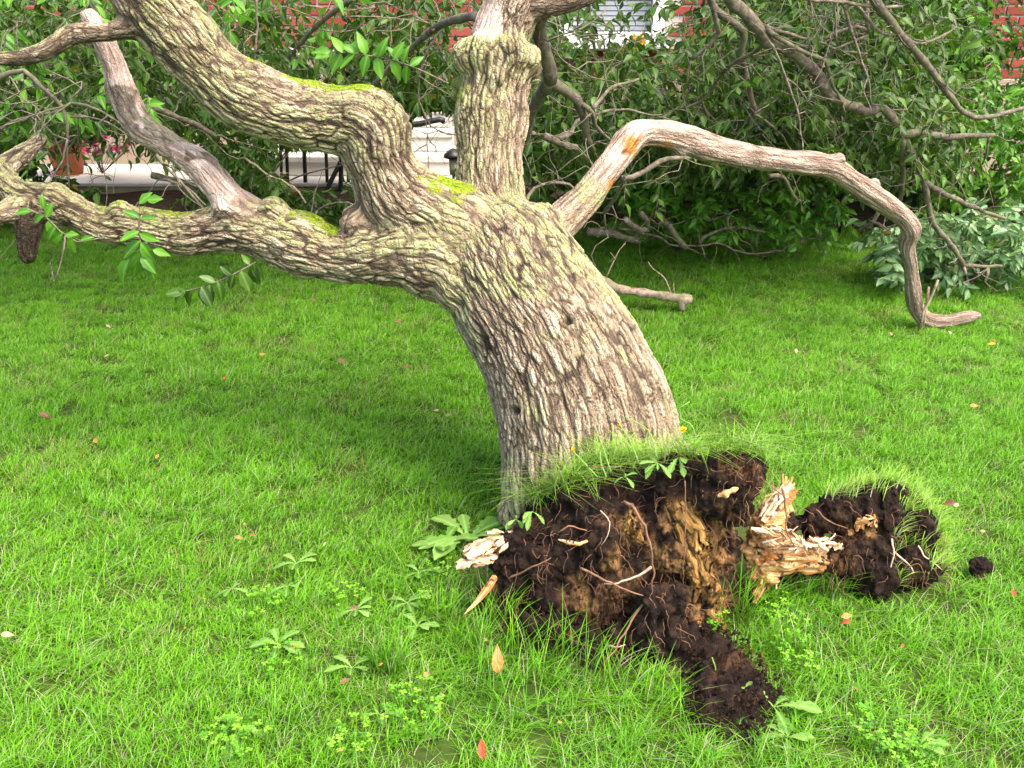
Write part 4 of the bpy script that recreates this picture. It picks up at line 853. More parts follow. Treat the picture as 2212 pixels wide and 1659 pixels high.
# ================================================================== ROOT MASS
SB = [(1180, 1395, 2.2, 44), (1250, 1420, 2.17, 46), (1120, 1350, 2.24, 44), (1330, 1425, 2.16, 46), (1400, 1430, 2.15, 40), (1230, 1200, 2.37, 92), (1330, 1175, 2.37, 120), (1330, 1285, 2.32, 105), (1240, 1300, 2.35, 88), (1440, 1170, 2.37, 120), (1480, 1285, 2.36, 100), (1400, 1385, 2.31, 80), (1290, 1380, 2.32, 78), (1190, 1215, 2.36, 70),
 (1470, 1060, 2.33, 72), (1545, 1050, 2.28, 78), (1585, 1030, 2.27, 66), (1612, 1010, 2.30, 48), (1510, 1110, 2.31, 62), (1570, 1095, 2.29, 58), (1545, 1180, 2.38, 74), (1520, 1380, 2.35, 70), (1560, 1300, 2.38, 60),
 (1430, 1310, 2.18, 62), (1400, 1345, 2.17, 48), (1462, 1290, 2.18, 44), (1440, 1360, 2.17, 46), (1385, 1380, 2.19, 36), (1130, 1185, 2.37, 62), (1085, 1205, 2.37, 44), (1110, 1270, 2.36, 55), (1060, 1285, 2.35, 38), (1180, 1355, 2.33, 62), (1090, 1330, 2.32, 34),
 (1290, 1120, 2.52, 130), (1440, 1080, 2.48, 105), (1200, 1130, 2.5, 90), (1350, 1080, 2.44, 95), (1260, 1110, 2.42, 80), (1570, 1050, 2.42, 70), (1180, 1150, 2.42, 64),
 (1690, 1130, 2.44, 46), (1755, 1125, 2.46, 42), (1810, 1110, 2.46, 42), (1860, 1105, 2.47, 56), (1925, 1105, 2.47, 58), (1985, 1155, 2.46, 62), (1955, 1215, 2.43, 72), (1870, 1185, 2.44, 72), (1900, 1245, 2.41, 56), (2000, 1235, 2.43, 46), (1862, 1078, 2.47, 30), (1960, 1105, 2.5, 52), (1820, 1200, 2.42, 50), (1760, 1200, 2.42, 50), (1700, 1220, 2.42, 54), (2030, 1190, 2.5, 26)]
sb = Bag()
for a, b, Y, w in SB:
    c = D(a, b, Y-(.05 if a < 1600 and b > 1150 else .02)); r = PXM(w, Y); c[2] = max(c[2], r*.35); Vb, Fq, Ft = ball(c, r)
    Vb = c + (Vb-c)*np.array((1, .8, 1)); sb.add(Vb, Fq, Ft)
SV, SF = fuse(sb, .0085, 2, 1)
SN = vnormals(SV, SF)
SV = SV + SN*((fbm(SV*9, 101, 3)-.5)*.085)[:, None]; SN = vnormals(SV, SF)
w1, w2, wi = worley(SV*30, 111); w3, w4, wj = worley(SV*75, 121)
SV = SV + SN*((.5-w1)*.022 + (.5-w3)*.009 + (fbm(SV*np.array((60, 60, 14)), 131, 3)-.5)*.022)[:, None]
SV[:, 2] = np.maximum(SV[:, 2], -.05)
spx = to_px(SV)
def snear(x, y, r): return 1-sstep(.45, 1, np.hypot(spx[:, 0]-x, spx[:, 1]-y)/r)
tn = fbm(SV*16, 141, 3)
tan = np.clip((snear(1495, 1170, 120)*1.3+snear(1540, 1320, 70)*.8+snear(1260, 1290, 70)*.55+snear(1370, 1140, 45)+snear(1350, 1220, 60)*.6+snear(1250, 1400, 60)*.4+snear(1865, 1140, 42)*.9)*sstep(.4, .58, tn)*1.3, 0, 1)*(SN[:, 1] < .1)
root = mobj('root_ball', mesh_np('root_ball', SV-TO, SF, dict(tan=tan)), M['soil'], tree); tag(root, 'torn up root ball of dark crumbly soil')

# splintered and rotten wood showing through the soil
def wood_piece(name, blobs, tubes, seed, mat='wood', amp=.03, label=None, vox=.006):
    b = Bag(); P0 = None
    for a, bb_, Y, w in blobs: b.add(*ball(D(a, bb_, Y), PXM(w, Y)))
    axis = np.array((0, 0, 1.))
    for pts in tubes:
        sp = spline([(*D(x, y, Y), PXM(w, Y)/2) for x, y, Y, w in pts], .02); b.tube(sp[:, :3], sp[:, 3], 12); axis = sp[-1, :3]-sp[0, :3]
    v, f = fuse(b, vox, 2, 1); nn = vnormals(v, f); axis /= np.linalg.norm(axis); q = v - np.outer(v@axis, axis)*.86
    rid = np.abs(fbm(q*42, seed, 3)-.5)*2; v = v + nn*((rid-.25)*amp + (fbm(v*14, seed+3, 2)-.5)*amp)[:, None]
    e1 = np.cross(axis, (.3, .5, .8)); e1 /= np.linalg.norm(e1); e2 = np.cross(axis, e1)
    o = mobj(name, mesh_np(name, v-TO, f, dict(bq=np.stack([v@e1, v@e2, v@axis], 1))), M[mat], tree); return tag(o, label)
def shards(name, spine, n, wr, lr, label=None, jit=.25, mat='wood'):
    """a cluster of torn wooden splinters round a bent core"""
    sp = spline([(*D(x, y, Y), PXM(w, Y)/2) for x, y, Y, w in spine], .012); T, NN, BB = frames(sp[:, :3]); b = Bag(); Q = []
    def put(V, F, q): b.add(V-TO, F); Q.append(q)
    for _ in range(n):
        i = rng.integers(0, len(sp)); a = rng.uniform(0, 6.28); r = sp[i, 3]*rng.uniform(.2, 1.0); c = sp[i, :3]+r*(math.cos(a)*NN[i]+math.sin(a)*BB[i]); d = T[i]*rng.choice((-1, 1))+rng.normal(size=3)*jit; d /= np.linalg.norm(d)
        nrm = math.cos(a)*NN[i]+math.sin(a)*BB[i]; sd = np.cross(d, nrm); sd /= np.linalg.norm(sd); up_ = np.cross(sd, d); L_ = rng.uniform(*lr); w_ = rng.uniform(*wr); V = []; q = []; ph = rng.random()*9
        for k, t in enumerate((-.5, -.25, 0., .25, .5)):
            ww = w_*(1-abs(t)*1.15)*rng.uniform(.75, 1.2)+.0008; hh = ww*rng.uniform(.3, .6); cc = c+d*L_*t+up_*(.1*L_*t*t*rng.uniform(-1, 2))+rng.normal(size=3)*w_*.12
            for s_, u_ in ((-1, -.3), (-.4, 1), (.5, .9), (1, -.4)):
                V.append(cc+sd*ww*s_+up_*hh*u_); q.append((ph+s_*ww, u_*hh+ph*.7, L_*t))
        F = [(k*4+j, k*4+(j+1) % 4, k*4+4+(j+1) % 4, k*4+4+j) for k in range(4) for j in range(4)]
        put(np.array(V), F, np.array(q))
    me = b.mesh(name, False); at = me.attributes.new('bq', 'FLOAT_VECTOR', 'POINT'); at.data.foreach_set('vector', np.vstack(Q).astype(np.float32).ravel()); return tag(mobj(name, me, M[mat], tree), label)
SR1 = [(1700, 1062, 2.44, 30), (1680, 1090, 2.41, 64), (1660, 1140, 2.37, 84), (1655, 1200, 2.35, 92), (1650, 1250, 2.33, 60)]
SR2 = [(1650, 1190, 2.35, 90), (1700, 1200, 2.35, 92), (1760, 1200, 2.38, 74), (1805, 1190, 2.40, 46), (1835, 1195, 2.40, 20)]
wood_piece('splintered_root', [], [SR1, SR2], 151, 'wood', .030, 'orange splintered root wood torn open')
shards('splinters', SR1+[(1640, 1275, 2.31, 20)], 110, (.003, .009), (.03, .10), 'torn orange splinters')
shards('splinters', SR2, 110, (.003, .009), (.025, .08), None, .4)
shards('splinters', [(1690, 1062, 2.38, 30), (1672, 1085, 2.36, 40), (1660, 1110, 2.34, 36)], 34, (.003, .008), (.02, .06), 'pale torn splinters', .4, 'pale')
shards('splinters', [(1640, 1150, 2.30, 40), (1690, 1165, 2.29, 60), (1750, 1175, 2.32, 56), (1805, 1178, 2.36, 34), (1830, 1190, 2.37, 16)], 80, (.003, .007), (.02, .06), None, .4, 'pale')
RW = [(1462, 1105, 2.27, 44), (1490, 1150, 2.255, 62), (1500, 1210, 2.25, 64), (1528, 1290, 2.26, 56), (1545, 1360, 2.27, 40)]
shards('rotten_heartwood', [(a_, b_, Y_-.01, w_*1.25) for a_, b_, Y_, w_ in RW], 190, (.006, .018), (.03, .09), 'yellow brown rotten heartwood flaking apart', .35, 'heart')
shards('rotten_heartwood', [(1368, 1100, 2.25, 22), (1365, 1130, 2.24, 34), (1378, 1160, 2.245, 20)], 20, (.005, .012), (.02, .05), None, .5, 'heart')
shards('rotten_heartwood', [(1838, 1150, 2.36, 20), (1860, 1125, 2.35, 26), (1890, 1130, 2.36, 22)], 18, (.004, .010), (.015, .04), None, .6, 'wood')
shards('broken_root', [(1110, 1165, 2.33, 40), (1075, 1172, 2.29, 50), (1045, 1182, 2.265, 46), (1025, 1192, 2.25, 26)], 30, (.010, .020), (.03, .065), 'pale broken root end', .14, 'pale')
shards('broken_root', [(1060, 1205, 2.28, 22), (1025, 1212, 2.25, 26), (998, 1220, 2.23, 14)], 16, (.008, .014), (.025, .05), None, .14, 'pale')
wood_piece('root_stub', [], [[(1150, 1165, 2.36, 50), (1090, 1175, 2.33, 40), (1060, 1182, 2.31, 30)]], 181, 'wood', .012, 'torn root stub')
wood_piece('root_splinter', [], [[(1070, 1245, 2.24, 17), (1050, 1275, 2.21, 19), (1030, 1300, 2.18, 14), (1012, 1318, 2.16, 11), (998, 1332, 2.14, 4)]], 191, 'wood', .004, 'pale splinter of root wood', .004)
wood_piece('root_splinter', [], [[(1205, 1165, 2.17, 6), (1228, 1172, 2.15, 13), (1252, 1176, 2.145, 12), (1270, 1168, 2.15, 9)]], 193, 'wood', .003, None, .003)
wood_piece('rotten_wood', [], [[(1510, 1340, 2.20, 8), (1512, 1355, 2.19, 18), (1506, 1375, 2.19, 16)]], 195, 'wood', .006, None, .004)
wood_piece('rotten_wood', [(1568, 1068, 2.165, 10), (1585, 1060, 2.17, 9)], [[(1550, 1072, 2.168, 10), (1595, 1055, 2.17, 12)]], 199, 'wood', .006, None, .004)
# individual roots
def root_line(pts, w, mat='fineroot', nm='root'):
    sp = spline([D(x, y, Y) for x, y, Y in pts], .012); sp += (np.stack([fbm(sp*40, 201, 2), fbm(sp*40, 202, 2), fbm(sp*40, 203, 2)], 1)-.5)*.012
    Bag().tube(sp-TO, np.linspace(w, w*.45, len(sp)), 6).build(nm, M[mat], tree)
for pts, w, m in [
  ([(1345, 1085, 2.17), (1372, 1100, 2.14), (1395, 1150, 2.12), (1412, 1220, 2.11), (1408, 1270, 2.12)], .0042, 'fineroot'), ([(1255, 1225, 2.16), (1300, 1250, 2.12), (1350, 1275, 2.11), (1395, 1290, 2.12)], .0035, 'fineroot'),
  ([(1408, 1225, 2.12), (1370, 1250, 2.12), (1325, 1262, 2.12), (1305, 1262, 2.12)], .0038, 'paleroot'), ([(1395, 1300, 2.12), (1370, 1330, 2.1), (1350, 1370, 2.07), (1320, 1410, 2.04), (1305, 1432, 2.02)], .0036, 'fineroot'), ([(1480, 1040, 2.17), (1482, 1120, 2.16), (1478, 1200, 2.15), (1475, 1280, 2.14)], .0016, 'fineroot'),
  ([(1690, 1060, 2.3), (1697, 1100, 2.3), (1702, 1150, 2.29), (1715, 1180, 2.28)], .0032, 'fineroot'), ([(1930, 1190, 2.36), (1960, 1215, 2.35), (1972, 1235, 2.34), (1960, 1245, 2.34)], .003, 'paleroot'), ([(1925, 1165, 2.36), (1928, 1200, 2.35), (1920, 1235, 2.34), (1912, 1250, 2.34)], .003, 'paleroot'),
  ([(1985, 1180, 2.37), (1995, 1200, 2.36), (2015, 1215, 2.36), (2035, 1230, 2.37)], .0025, 'paleroot'), ([(1760, 1100, 2.38), (1790, 1125, 2.37), (1830, 1140, 2.36)], .0022, 'fineroot'), ([(1205, 1150, 2.16), (1225, 1135, 2.15), (1250, 1142, 2.15), (1268, 1146, 2.15)], .003, 'fineroot'), ([(1300, 1100, 2.2), (1318, 1130, 2.17), (1312, 1160, 2.16), (1298, 1180, 2.16)], .0018, 'paleroot'),
  ([(1640, 1030, 2.24), (1700, 1075, 2.26), (1760, 1115, 2.3)], .0016, 'fineroot'), ([(1270, 1010, 2.26), (1310, 1010, 2.24), (1345, 1005, 2.24)], .0015, 'fineroot'), ([(1100, 1250, 2.2), (1150, 1225, 2.17), (1190, 1210, 2.17)], .003, 'fineroot'), ([(1310, 1395, 2.1), (1330, 1400, 2.08), (1350, 1392, 2.08)], .003, 'paleroot'), ([(1905, 1260, 2.35), (1985, 1220, 2.34), (1995, 1280, 2.33)], .0016, 'fineroot')]:
    root_line(pts, w, m)
# hair roots and crumbs all over the torn face
hb_ = Bag(); face = np.nonzero((SN[:, 1] < -.1) & (SV[:, 2] > .02))[0]
for i in rng.choice(face, 620):
    p = SV[i].copy(); d = SN[i]+rng.normal(size=3)*.7; q = [p.copy()]
    for s in range(5): d = d*.7+rng.normal(size=3)*.5+np.array((0, 0, -.45)); d /= np.linalg.norm(d); p = p+d*rng.uniform(.006, .018); q.append(p.copy())
    hb_.tube(np.array(q)-TO, np.linspace(.0011, .0005, len(q)), 3, False)
tag(hb_.build('hair_roots', M['fineroot'], tree), kind='stuff')
def crumbs(name, pts, smin, smax, parent, org, mat):
    b = Bag(); oct_ = np.array([(1, 0, 0), (-1, 0, 0), (0, 1, 0), (0, -1, 0), (0, 0, 1), (0, 0, -1)], float); of = np.array([(0, 2, 4), (2, 1, 4), (1, 3, 4), (3, 0, 4), (2, 0, 5), (1, 2, 5), (3, 1, 5), (0, 3, 5)])
    for p in pts:
        s = rng.uniform(smin, smax)*rng.uniform(.5, 1); b.add(oct_*s*rng.uniform(.6, 1.3, (6, 1))+rng.normal(size=3)*.001+p-org, of)
    return tag(b.build(name, mat, parent, False), kind='stuff')
crumbs('soil_crumbs', SV[rng.choice(face, 1500)], .002, .009, tree, TO, M['soil'])

# blades shared helper
def blades(bag, base, h, w, lean, dirs, seg=4, tipd=None):
    """many grass blades: base (n,3), height, width, lean amount, lean direction angle"""
    n = len(base); t = np.linspace(0, 1, seg); up = np.zeros((n, 3)); up[:, 2] = 1
    dv = np.stack([np.cos(dirs), np.sin(dirs), np.zeros(n)], 1); sd = np.stack([-np.sin(dirs+.6), np.cos(dirs+.6), np.zeros(n)], 1)
    rn = rng.random(n); V = np.zeros((n, seg, 2, 3))
    for k, tt in enumerate(t):
        c = base + up*(h*(tt-.28*lean*tt*tt))[:, None] + dv*(h*lean*tt**1.8)[:, None]
        ww = (w*(1-tt**2.2)*.5+.00015)[:, None]*sd; V[:, k, 0] = c-ww; V[:, k, 1] = c+ww
    b = np.arange(n)[:, None]*seg*2; k = np.arange(seg-1)[None]*2
    F = np.stack([b+k, b+k+1, b+k+3, b+k+2], 2).reshape(-1, 4)
    bag.add(V.reshape(-1, 3), F, t=np.tile(np.repeat(t, 2), n), rnd=np.repeat(rn, seg*2))
# turf still growing on the tipped root plate: every upward or backward soil surface near the rim
rim = [(1085, 1120), (1140, 1090), (1200, 1062), (1270, 1045), (1330, 1020), (1400, 1000), (1480, 985), (1560, 972), (1640, 975), (1655, 1010)]
tu = Bag(); rimy = np.interp(spx[:, 0], [r_[0] for r_ in rim], [r_[1] for r_ in rim]); topv = np.nonzero((SN[:, 2] > .25) & (SV[:, 2] > .12) & (spx[:, 0] < 1680) & (spx[:, 0] > 1070) & (spx[:, 1] < rimy+8))[0]
bs = SV[rng.choice(topv, 1700)]; n = len(bs); blades(tu, bs, rng.uniform(.03, .10, n), rng.uniform(.0014, .0028, n), rng.uniform(.5, 1.8, n), rng.uniform(0, 6.28, n))
rimv = np.nonzero((SN[:, 2] > .2) & (SV[:, 2] > .14) & (spx[:, 0] < 1680) & (spx[:, 0] > 1070) & (np.abs(spx[:, 1]-rimy) < 14))[0]
bs = SV[rng.choice(rimv, 420)]; n = len(bs); blades(tu, bs, rng.uniform(.08, .19, n), rng.uniform(.0018, .003, n), rng.uniform(.7, 1.7, n), rng.uniform(3.4, 6.0, n), 6)
rv_ = np.nonzero((spx[:, 0] > 1780) & ((SN[:, 1] > .15) | (SN[:, 0] > .45) | (SN[:, 2] > .8)) & (SV[:, 2] > .0) & ((spx[:, 0] > 1930) | (spx[:, 1] < 1090)))[0]
bs = SV[rng.choice(rv_, 1500)]; n = len(bs); blades(tu, bs, rng.uniform(.03, .07, n), rng.uniform(.0016, .0028, n), rng.uniform(.3, 1.3, n), rng.normal(.4, 1.1, n))
tu2 = tu.mesh('turf'); tu2.vertices.foreach_set('co', (np.vstack(tu.V)-TO).astype(np.float32).ravel())
tag(mobj('turf', tu2, M['turf'], tree), 'bright grass still rooted on the tipped turf', kind='stuff')

# ================================================================== LAWN
protos = bpy.data.collections.new('grass_tufts')
def tuft(k, n, hm, hs, rad, wmin, wmax, lean, mat):
    b = Bag(); a = rng.uniform(0, 6.28, n); r = rad*np.sqrt(rng.random(n)); base = np.stack([r*np.cos(a), r*np.sin(a), np.full(n, -.006)], 1)
    blades(b, base, np.clip(rng.normal(hm, hs, n), .012, 1), rng.uniform(wmin, wmax, n), rng.uniform(*lean, n), rng.uniform(0, 6.28, n))
    me = b.mesh('grass_tuft'); me.materials.append(mat); o = bpy.data.objects.new('%02d_tuft' % k, me); protos.objects.link(o)
for k in range(5): tuft(k, 165, .026+.0025*k, .008, .065, .0012, .0026, (.2, 1.5), M['grass'])
tuft(5, 90, .047, .014, .05, .0014, .0028, (.4, 1.7), M['grass'])
tuft(6, 50, .085, .025, .05, .0014, .0030, (.5, 1.8), M['grass'])
tuft(7, 110, .027, .006, .07, .0012, .0026, (.5, 1.4), M['grass'])
cell = .068; X, Yg = np.meshgrid(np.arange(-5.6, 5.6, cell), np.arange(.75, 7.0, cell)); pts = np.stack([X.ravel(), Yg.ravel()], 1); pts += rng.uniform(-.5, .5, pts.shape)*cell
pts = pts[np.abs(pts[:, 0]) < .95+pts[:, 1]*.74]
g3 = np.column_stack([pts, np.zeros(len(pts))]); px = to_px(g3)
edge = 6.60 + .22*np.sin(pts[:, 0]*1.3) + .12*np.sin(pts[:, 0]*3.7+1)
keep = pts[:, 1] < edge
# no turf under the root ball, nor on the bare soil in front of it
SOILP = [(1090, 1375), (1200, 1395), (1330, 1405), (1460, 1415), (1510, 1420), (1490, 1480), (1510, 1540), (1560, 1590), (1630, 1580), (1662, 1520), (1650, 1440), (1585, 1385), (1480, 1330), (1200, 1300)]
fp = np.array([G(*p)[:2] for p in ((1010, 1300), (1070, 1400), (1300, 1452), (1520, 1450), (1600, 1330), (1640, 1270), (1700, 1255), (1860, 1285), (1960, 1300), (2040, 1270), (2060, 1215), (1990, 1130), (1700, 1130), (1600, 1090), (1150, 1090), (1030, 1180))])
keep &= ~in_poly(pts, fp)
bare = in_poly(px, SOILP); keep &= ~(bare & (rng.random(len(pts)) < .93))
thin = fbm(g3*np.array((3.2, 3.2, 1))+7, 301, 3); keep &= ~((thin > .62) & (rng.random(len(pts)) < .25))
pts = pts[keep]; px = px[keep]; n = len(pts)
nz_ = fbm(np.column_stack([pts*1.4, np.zeros(n)]), 311, 3); nz2 = fbm(np.column_stack([pts*5, np.zeros(n)]), 313, 2)
idx = rng.integers(0, 5, n)
nearf = 1-sstep(2.0, 3.4, pts[:, 1])
idx = np.where((nz2+.25*nearf > .66) & (rng.random(n) < .75), 5, idx)
dr = np.sqrt(((np.column_stack([px[:, 0]-1330, (px[:, 1]-1400)*1.7]))**2).sum(1))
idx = np.where((dr < 420) & (rng.random(n) < .22*(1-dr/420)+.04), 6, idx)
idx = np.where((nz_ > .60) & (rng.random(n) < .5), 7, idx)
sc = (.75+.5*nz_)*rng.uniform(.8, 1.2, n)*(1-.12*sstep(3.2, 5.5, pts[:, 1]))
zg = np.interp(0, [0, 1], [0, 0]) + (fbm(np.column_stack([pts[:, 0]*1.2, pts[:, 1]*1.2, np.zeros(n)]), 5, 2)-.5)*.02 - .022
me = mesh_np('lawn_grass', np.column_stack([pts, zg]), [np.zeros((0, 3), int)] and [np.array([[0, 1, 2]])], None)
a = me.attributes.new('rot', 'FLOAT_VECTOR', 'POINT'); a.data.foreach_set('vector', np.column_stack([rng.normal(0, .08, n), rng.normal(0, .08, n), rng.uniform(0, 6.28, n)]).astype(np.float32).ravel())
a = me.attributes.new('scl', 'FLOAT_VECTOR', 'POINT'); a.data.foreach_set('vector', np.column_stack([np.ones(n), np.ones(n), sc]).astype(np.float32).ravel())
a = me.attributes.new('pick', 'INT', 'POINT'); a.data.foreach_set('value', idx.astype(np.int32))
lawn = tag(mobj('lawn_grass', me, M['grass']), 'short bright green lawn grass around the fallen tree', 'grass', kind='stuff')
ng = bpy.data.node_groups.new('scatter_tufts', 'GeometryNodeTree')
ng.interface.new_socket('Geometry', in_out='INPUT', socket_type='NodeSocketGeometry'); ng.interface.new_socket('Geometry', in_out='OUTPUT', socket_type='NodeSocketGeometry')
gi = ng.nodes.new('NodeGroupInput'); go = ng.nodes.new('NodeGroupOutput'); ci = ng.nodes.new('GeometryNodeCollectionInfo'); ip = ng.nodes.new('GeometryNodeInstanceOnPoints')
ci.inputs[0].default_value = protos; ci.inputs['Separate Children'].default_value = True; ci.inputs['Reset Children'].default_value = True; ip.inputs['Pick Instance'].default_value = True
def na(nm, ty):
    x = ng.nodes.new('GeometryNodeInputNamedAttribute'); x.data_type = ty; x.inputs[0].default_value = nm; return x.outputs[0]
L_ = ng.links.new
L_(gi.outputs[0], ip.inputs['Points']); L_(ci.outputs[0], ip.inputs['Instance']); L_(na('rot', 'FLOAT_VECTOR'), ip.inputs['Rotation']); L_(na('scl', 'FLOAT_VECTOR'), ip.inputs['Scale']); L_(na('pick', 'INT'), ip.inputs['Instance Index']); L_(ip.outputs[0], go.inputs[0])
md = lawn.modifiers.new('scatter', 'NODES'); md.node_group = ng

# bare soil in front of the root ball (a crumbly low heap)
sp_ = np.array([G(*p)[:2] for p in SOILP]); lo, hi = sp_.min(0)-.05, sp_.max(0)+.05
xx, yy = np.meshgrid(np.arange(lo[0], hi[0], .009), np.arange(lo[1], hi[1], .009)); q = np.column_stack([xx.ravel(), yy.ravel()])
def pdist(q, poly):
    d = np.full(len(q), 9.)
    for i in range(len(poly)):
        a, b = poly[i], poly[(i+1) % len(poly)]; t = np.clip(((q-a)@(b-a))/((b-a)@(b-a)), 0, 1); d = np.minimum(d, np.linalg.norm(q-(a+t[:, None]*(b-a)), axis=1))
    return np.where(in_poly(q, poly), d, -d)
dd = pdist(q, sp_) + (fbm(np.column_stack([q*14, 0*q[:, 0]]), 321, 3)-.5)*.09
w1, _, _ = worley(np.column_stack([q*45, 0*q[:, 0]]), 331)
zz = -.035 + .055*sstep(-.03, .05, dd) + ((.5-w1)*.03+(fbm(np.column_stack([q*26, 0*q[:, 0]]), 341, 4)-.5)*.075)*sstep(-.01, .05, dd)
h_, w_ = xx.shape; ii = np.arange(h_*w_).reshape(h_, w_); Fq = np.stack([ii[:-1, :-1], ii[:-1, 1:], ii[1:, 1:], ii[1:, :-1]], 2).reshape(-1, 4); Fq = Fq[(dd[Fq] > -.035).any(1)]
u, inv = np.unique(Fq, return_inverse=True)
soil = mobj('bare_soil', mesh_np('bare_soil', np.column_stack([q, zz])[u], inv.reshape(-1, 4), dict(tan=np.zeros(len(u)))), M['soil']); soil['kind'] = 'structure'
ins = q[(dd > -.01)]; cs = ins[rng.choice(len(ins), 1600)]; crumbs('soil_crumbs', np.column_stack([cs, rng.uniform(.005, .035, 1600)]), .002, .010, soil, Z0, M['soil'])

# ================================================================== WEEDS, CLOVER, FALLEN LEAVES, STICKS
def dandelion(px_, py_, label, n=8, size=.12, z=0, mat='weed', spread=1., el0=.1):
    return _dand(px_, py_, label, n, size, z, mat, spread, el0)
def _dand(px_, py_, label, n=8, size=.12, z=0, mat='weed', spread=1., el0=.1):
    g = G(px_, py_, z); o = thing('weed_plant', label, 'weed', tuple(g), 'broad leaved weeds in the lawn')
    for k in range(n):
        a = k*2.4+rng.uniform(-.3, .3); el = rng.uniform(el0, el0+.7); d = np.array((math.cos(a)*spread, math.sin(a)*spread, el)); nn = np.array((-math.cos(a)*el, -math.sin(a)*el, 1.2))
        Mx = orient(d, nn); s = size*rng.uniform(.65, 1.15)
        l = bpy.data.objects.new('leaf', leafproto(M[mat], 10+k % 6)); l.parent = o; l.matrix_local = Matrix([[*(Mx[r]*np.array((s, s*.75, s))), (0, 0, -.004)[r]] for r in range(3)]+[[0, 0, 0, 1]]); COL.objects.link(l)
WEED = [(1010, 1165, 'large toothed weed rosette against the left side of the trunk base', 9, .17), (960, 1180, 'pale weed beside the broken root end', 6, .12), (640, 1215, 'upright weed with one tall pale leaf alone in the lawn', 5, .10), (620, 1265, 'small weed in front of the tall leaved weed', 5, .07), (770, 1315, 'round leaved weed left of the pale root splinter', 6, .08), (880, 1300, 'flat weed rosette behind the root splinter', 6, .10), (905, 1235, 'weed between broken root and grassy hollow', 5, .09), (600, 1390, 'leafy weed clump in the long lawn grass', 7, .10), (760, 1440, 'weed near dark grass tuft', 5, .08), (900, 1350, 'low weed beside dark grass tuft', 6, .09), (520, 1575, 'leafy weed clump in the foreground grass', 8, .10), (1672, 1525, 'pale single leafed weed at the edge of the bare soil', 4, .14), (1700, 1590, 'weed below the bare soil edge', 6, .09), (1985, 1610, 'weed in the right foreground grass', 6, .09), (500, 1270, 'small flat weed left of the tall leaved weed', 5, .07), (820, 1540, 'weed near the red fallen leaf', 5, .07)]
for k_, (x, y, lb, n_, s) in enumerate(WEED): dandelion(x, y, lb, n_, s*(.8 if k_ < 2 else .62), el0=.45 if k_ < 2 else .1)
cl_t = []
def clover_patch(px_, py_, rpx, n, label, z=0., org=None, parent=None):
    g = G(px_, py_, z) if org is None else org; rad = PXM(rpx, g[1])*1.35; b = Bag()
    for _ in range(int(n*.7)):
        a = rng.uniform(0, 6.28); r = rad*math.sqrt(rng.random()); c = np.array((r*math.cos(a), r*math.sin(a)*1.3, rng.uniform(.010, .032))); rv = rng.random(); a0 = rng.uniform(0, 6.28); s = rng.uniform(.006, .011)
        b.tube(np.array([(c[0]*.9, c[1]*.9, -.01), (c[0], c[1], c[2])]), .0009, 3, False, rnd=rv, rib=1.)
        for j in range(3):
            th = a0+j*2.094; d = np.array((math.cos(th), math.sin(th), rng.uniform(-.1, .3))); e = np.array((-math.sin(th), math.cos(th), 0)); rs = np.array([(0, 0), (.55, -.42), (1, -.34), (.95, 0), (1, .34), (.55, .42)])
            b.add(c+s*(rs[:, :1]*d+rs[:, 1:]*e), [(0, 1, 2, 3), (0, 3, 4, 5)], rnd=rv, rib=1.)
    if parent is not None:
        o = b.build('clover', M['clover'], parent); o.location = tuple(g-TO); return tag(o, kind='stuff')
    o = b.build('clover_patch', M['clover']); o.location = tuple(g); tag(o, label, 'clover', 'clover patches in the lawn')
CLV = [(1650, 1300, 46, 60, 'clover patch between root ball and right soil lump'), (1700, 1350, 40, 50, 'clover growing right of the rotten wood chip'), (1720, 1420, 44, 60, 'bright clover along the right edge of the bare soil'), (1545, 1350, 24, 30, 'dark clover tucked under the root ball'), (1900, 1580, 60, 60, 'yellow green clover in the right foreground'), (1960, 1630, 50, 50, 'clover near the lower right weed'), (890, 1530, 60, 70, 'bright clover left of the orange leaf'), (760, 1600, 44, 40, 'clover beside the red leaf'), (530, 1600, 50, 50, 'clover around the foreground weed clump'), (740, 1300, 40, 40, 'clover by the round leaved weed'), (940, 1225, 36, 40, 'clover beside the broken root'), (1080, 1215, 24, 30, 'clover under the broken root end'), (560, 1310, 40, 40, 'clover in the left lawn'), (1780, 1235, 30, 36, 'clover below the orange splintered root'), (600, 1430, 44, 40, 'clover beneath the leafy weed clump'), (950, 1300, 40, 40, 'clover behind the dark grass tuft'), (480, 1590, 36, 36, 'clover at the left of the foreground weeds')]
for x, y, r_, n_, lb in CLV: clover_patch(x, y, r_, n_, lb)
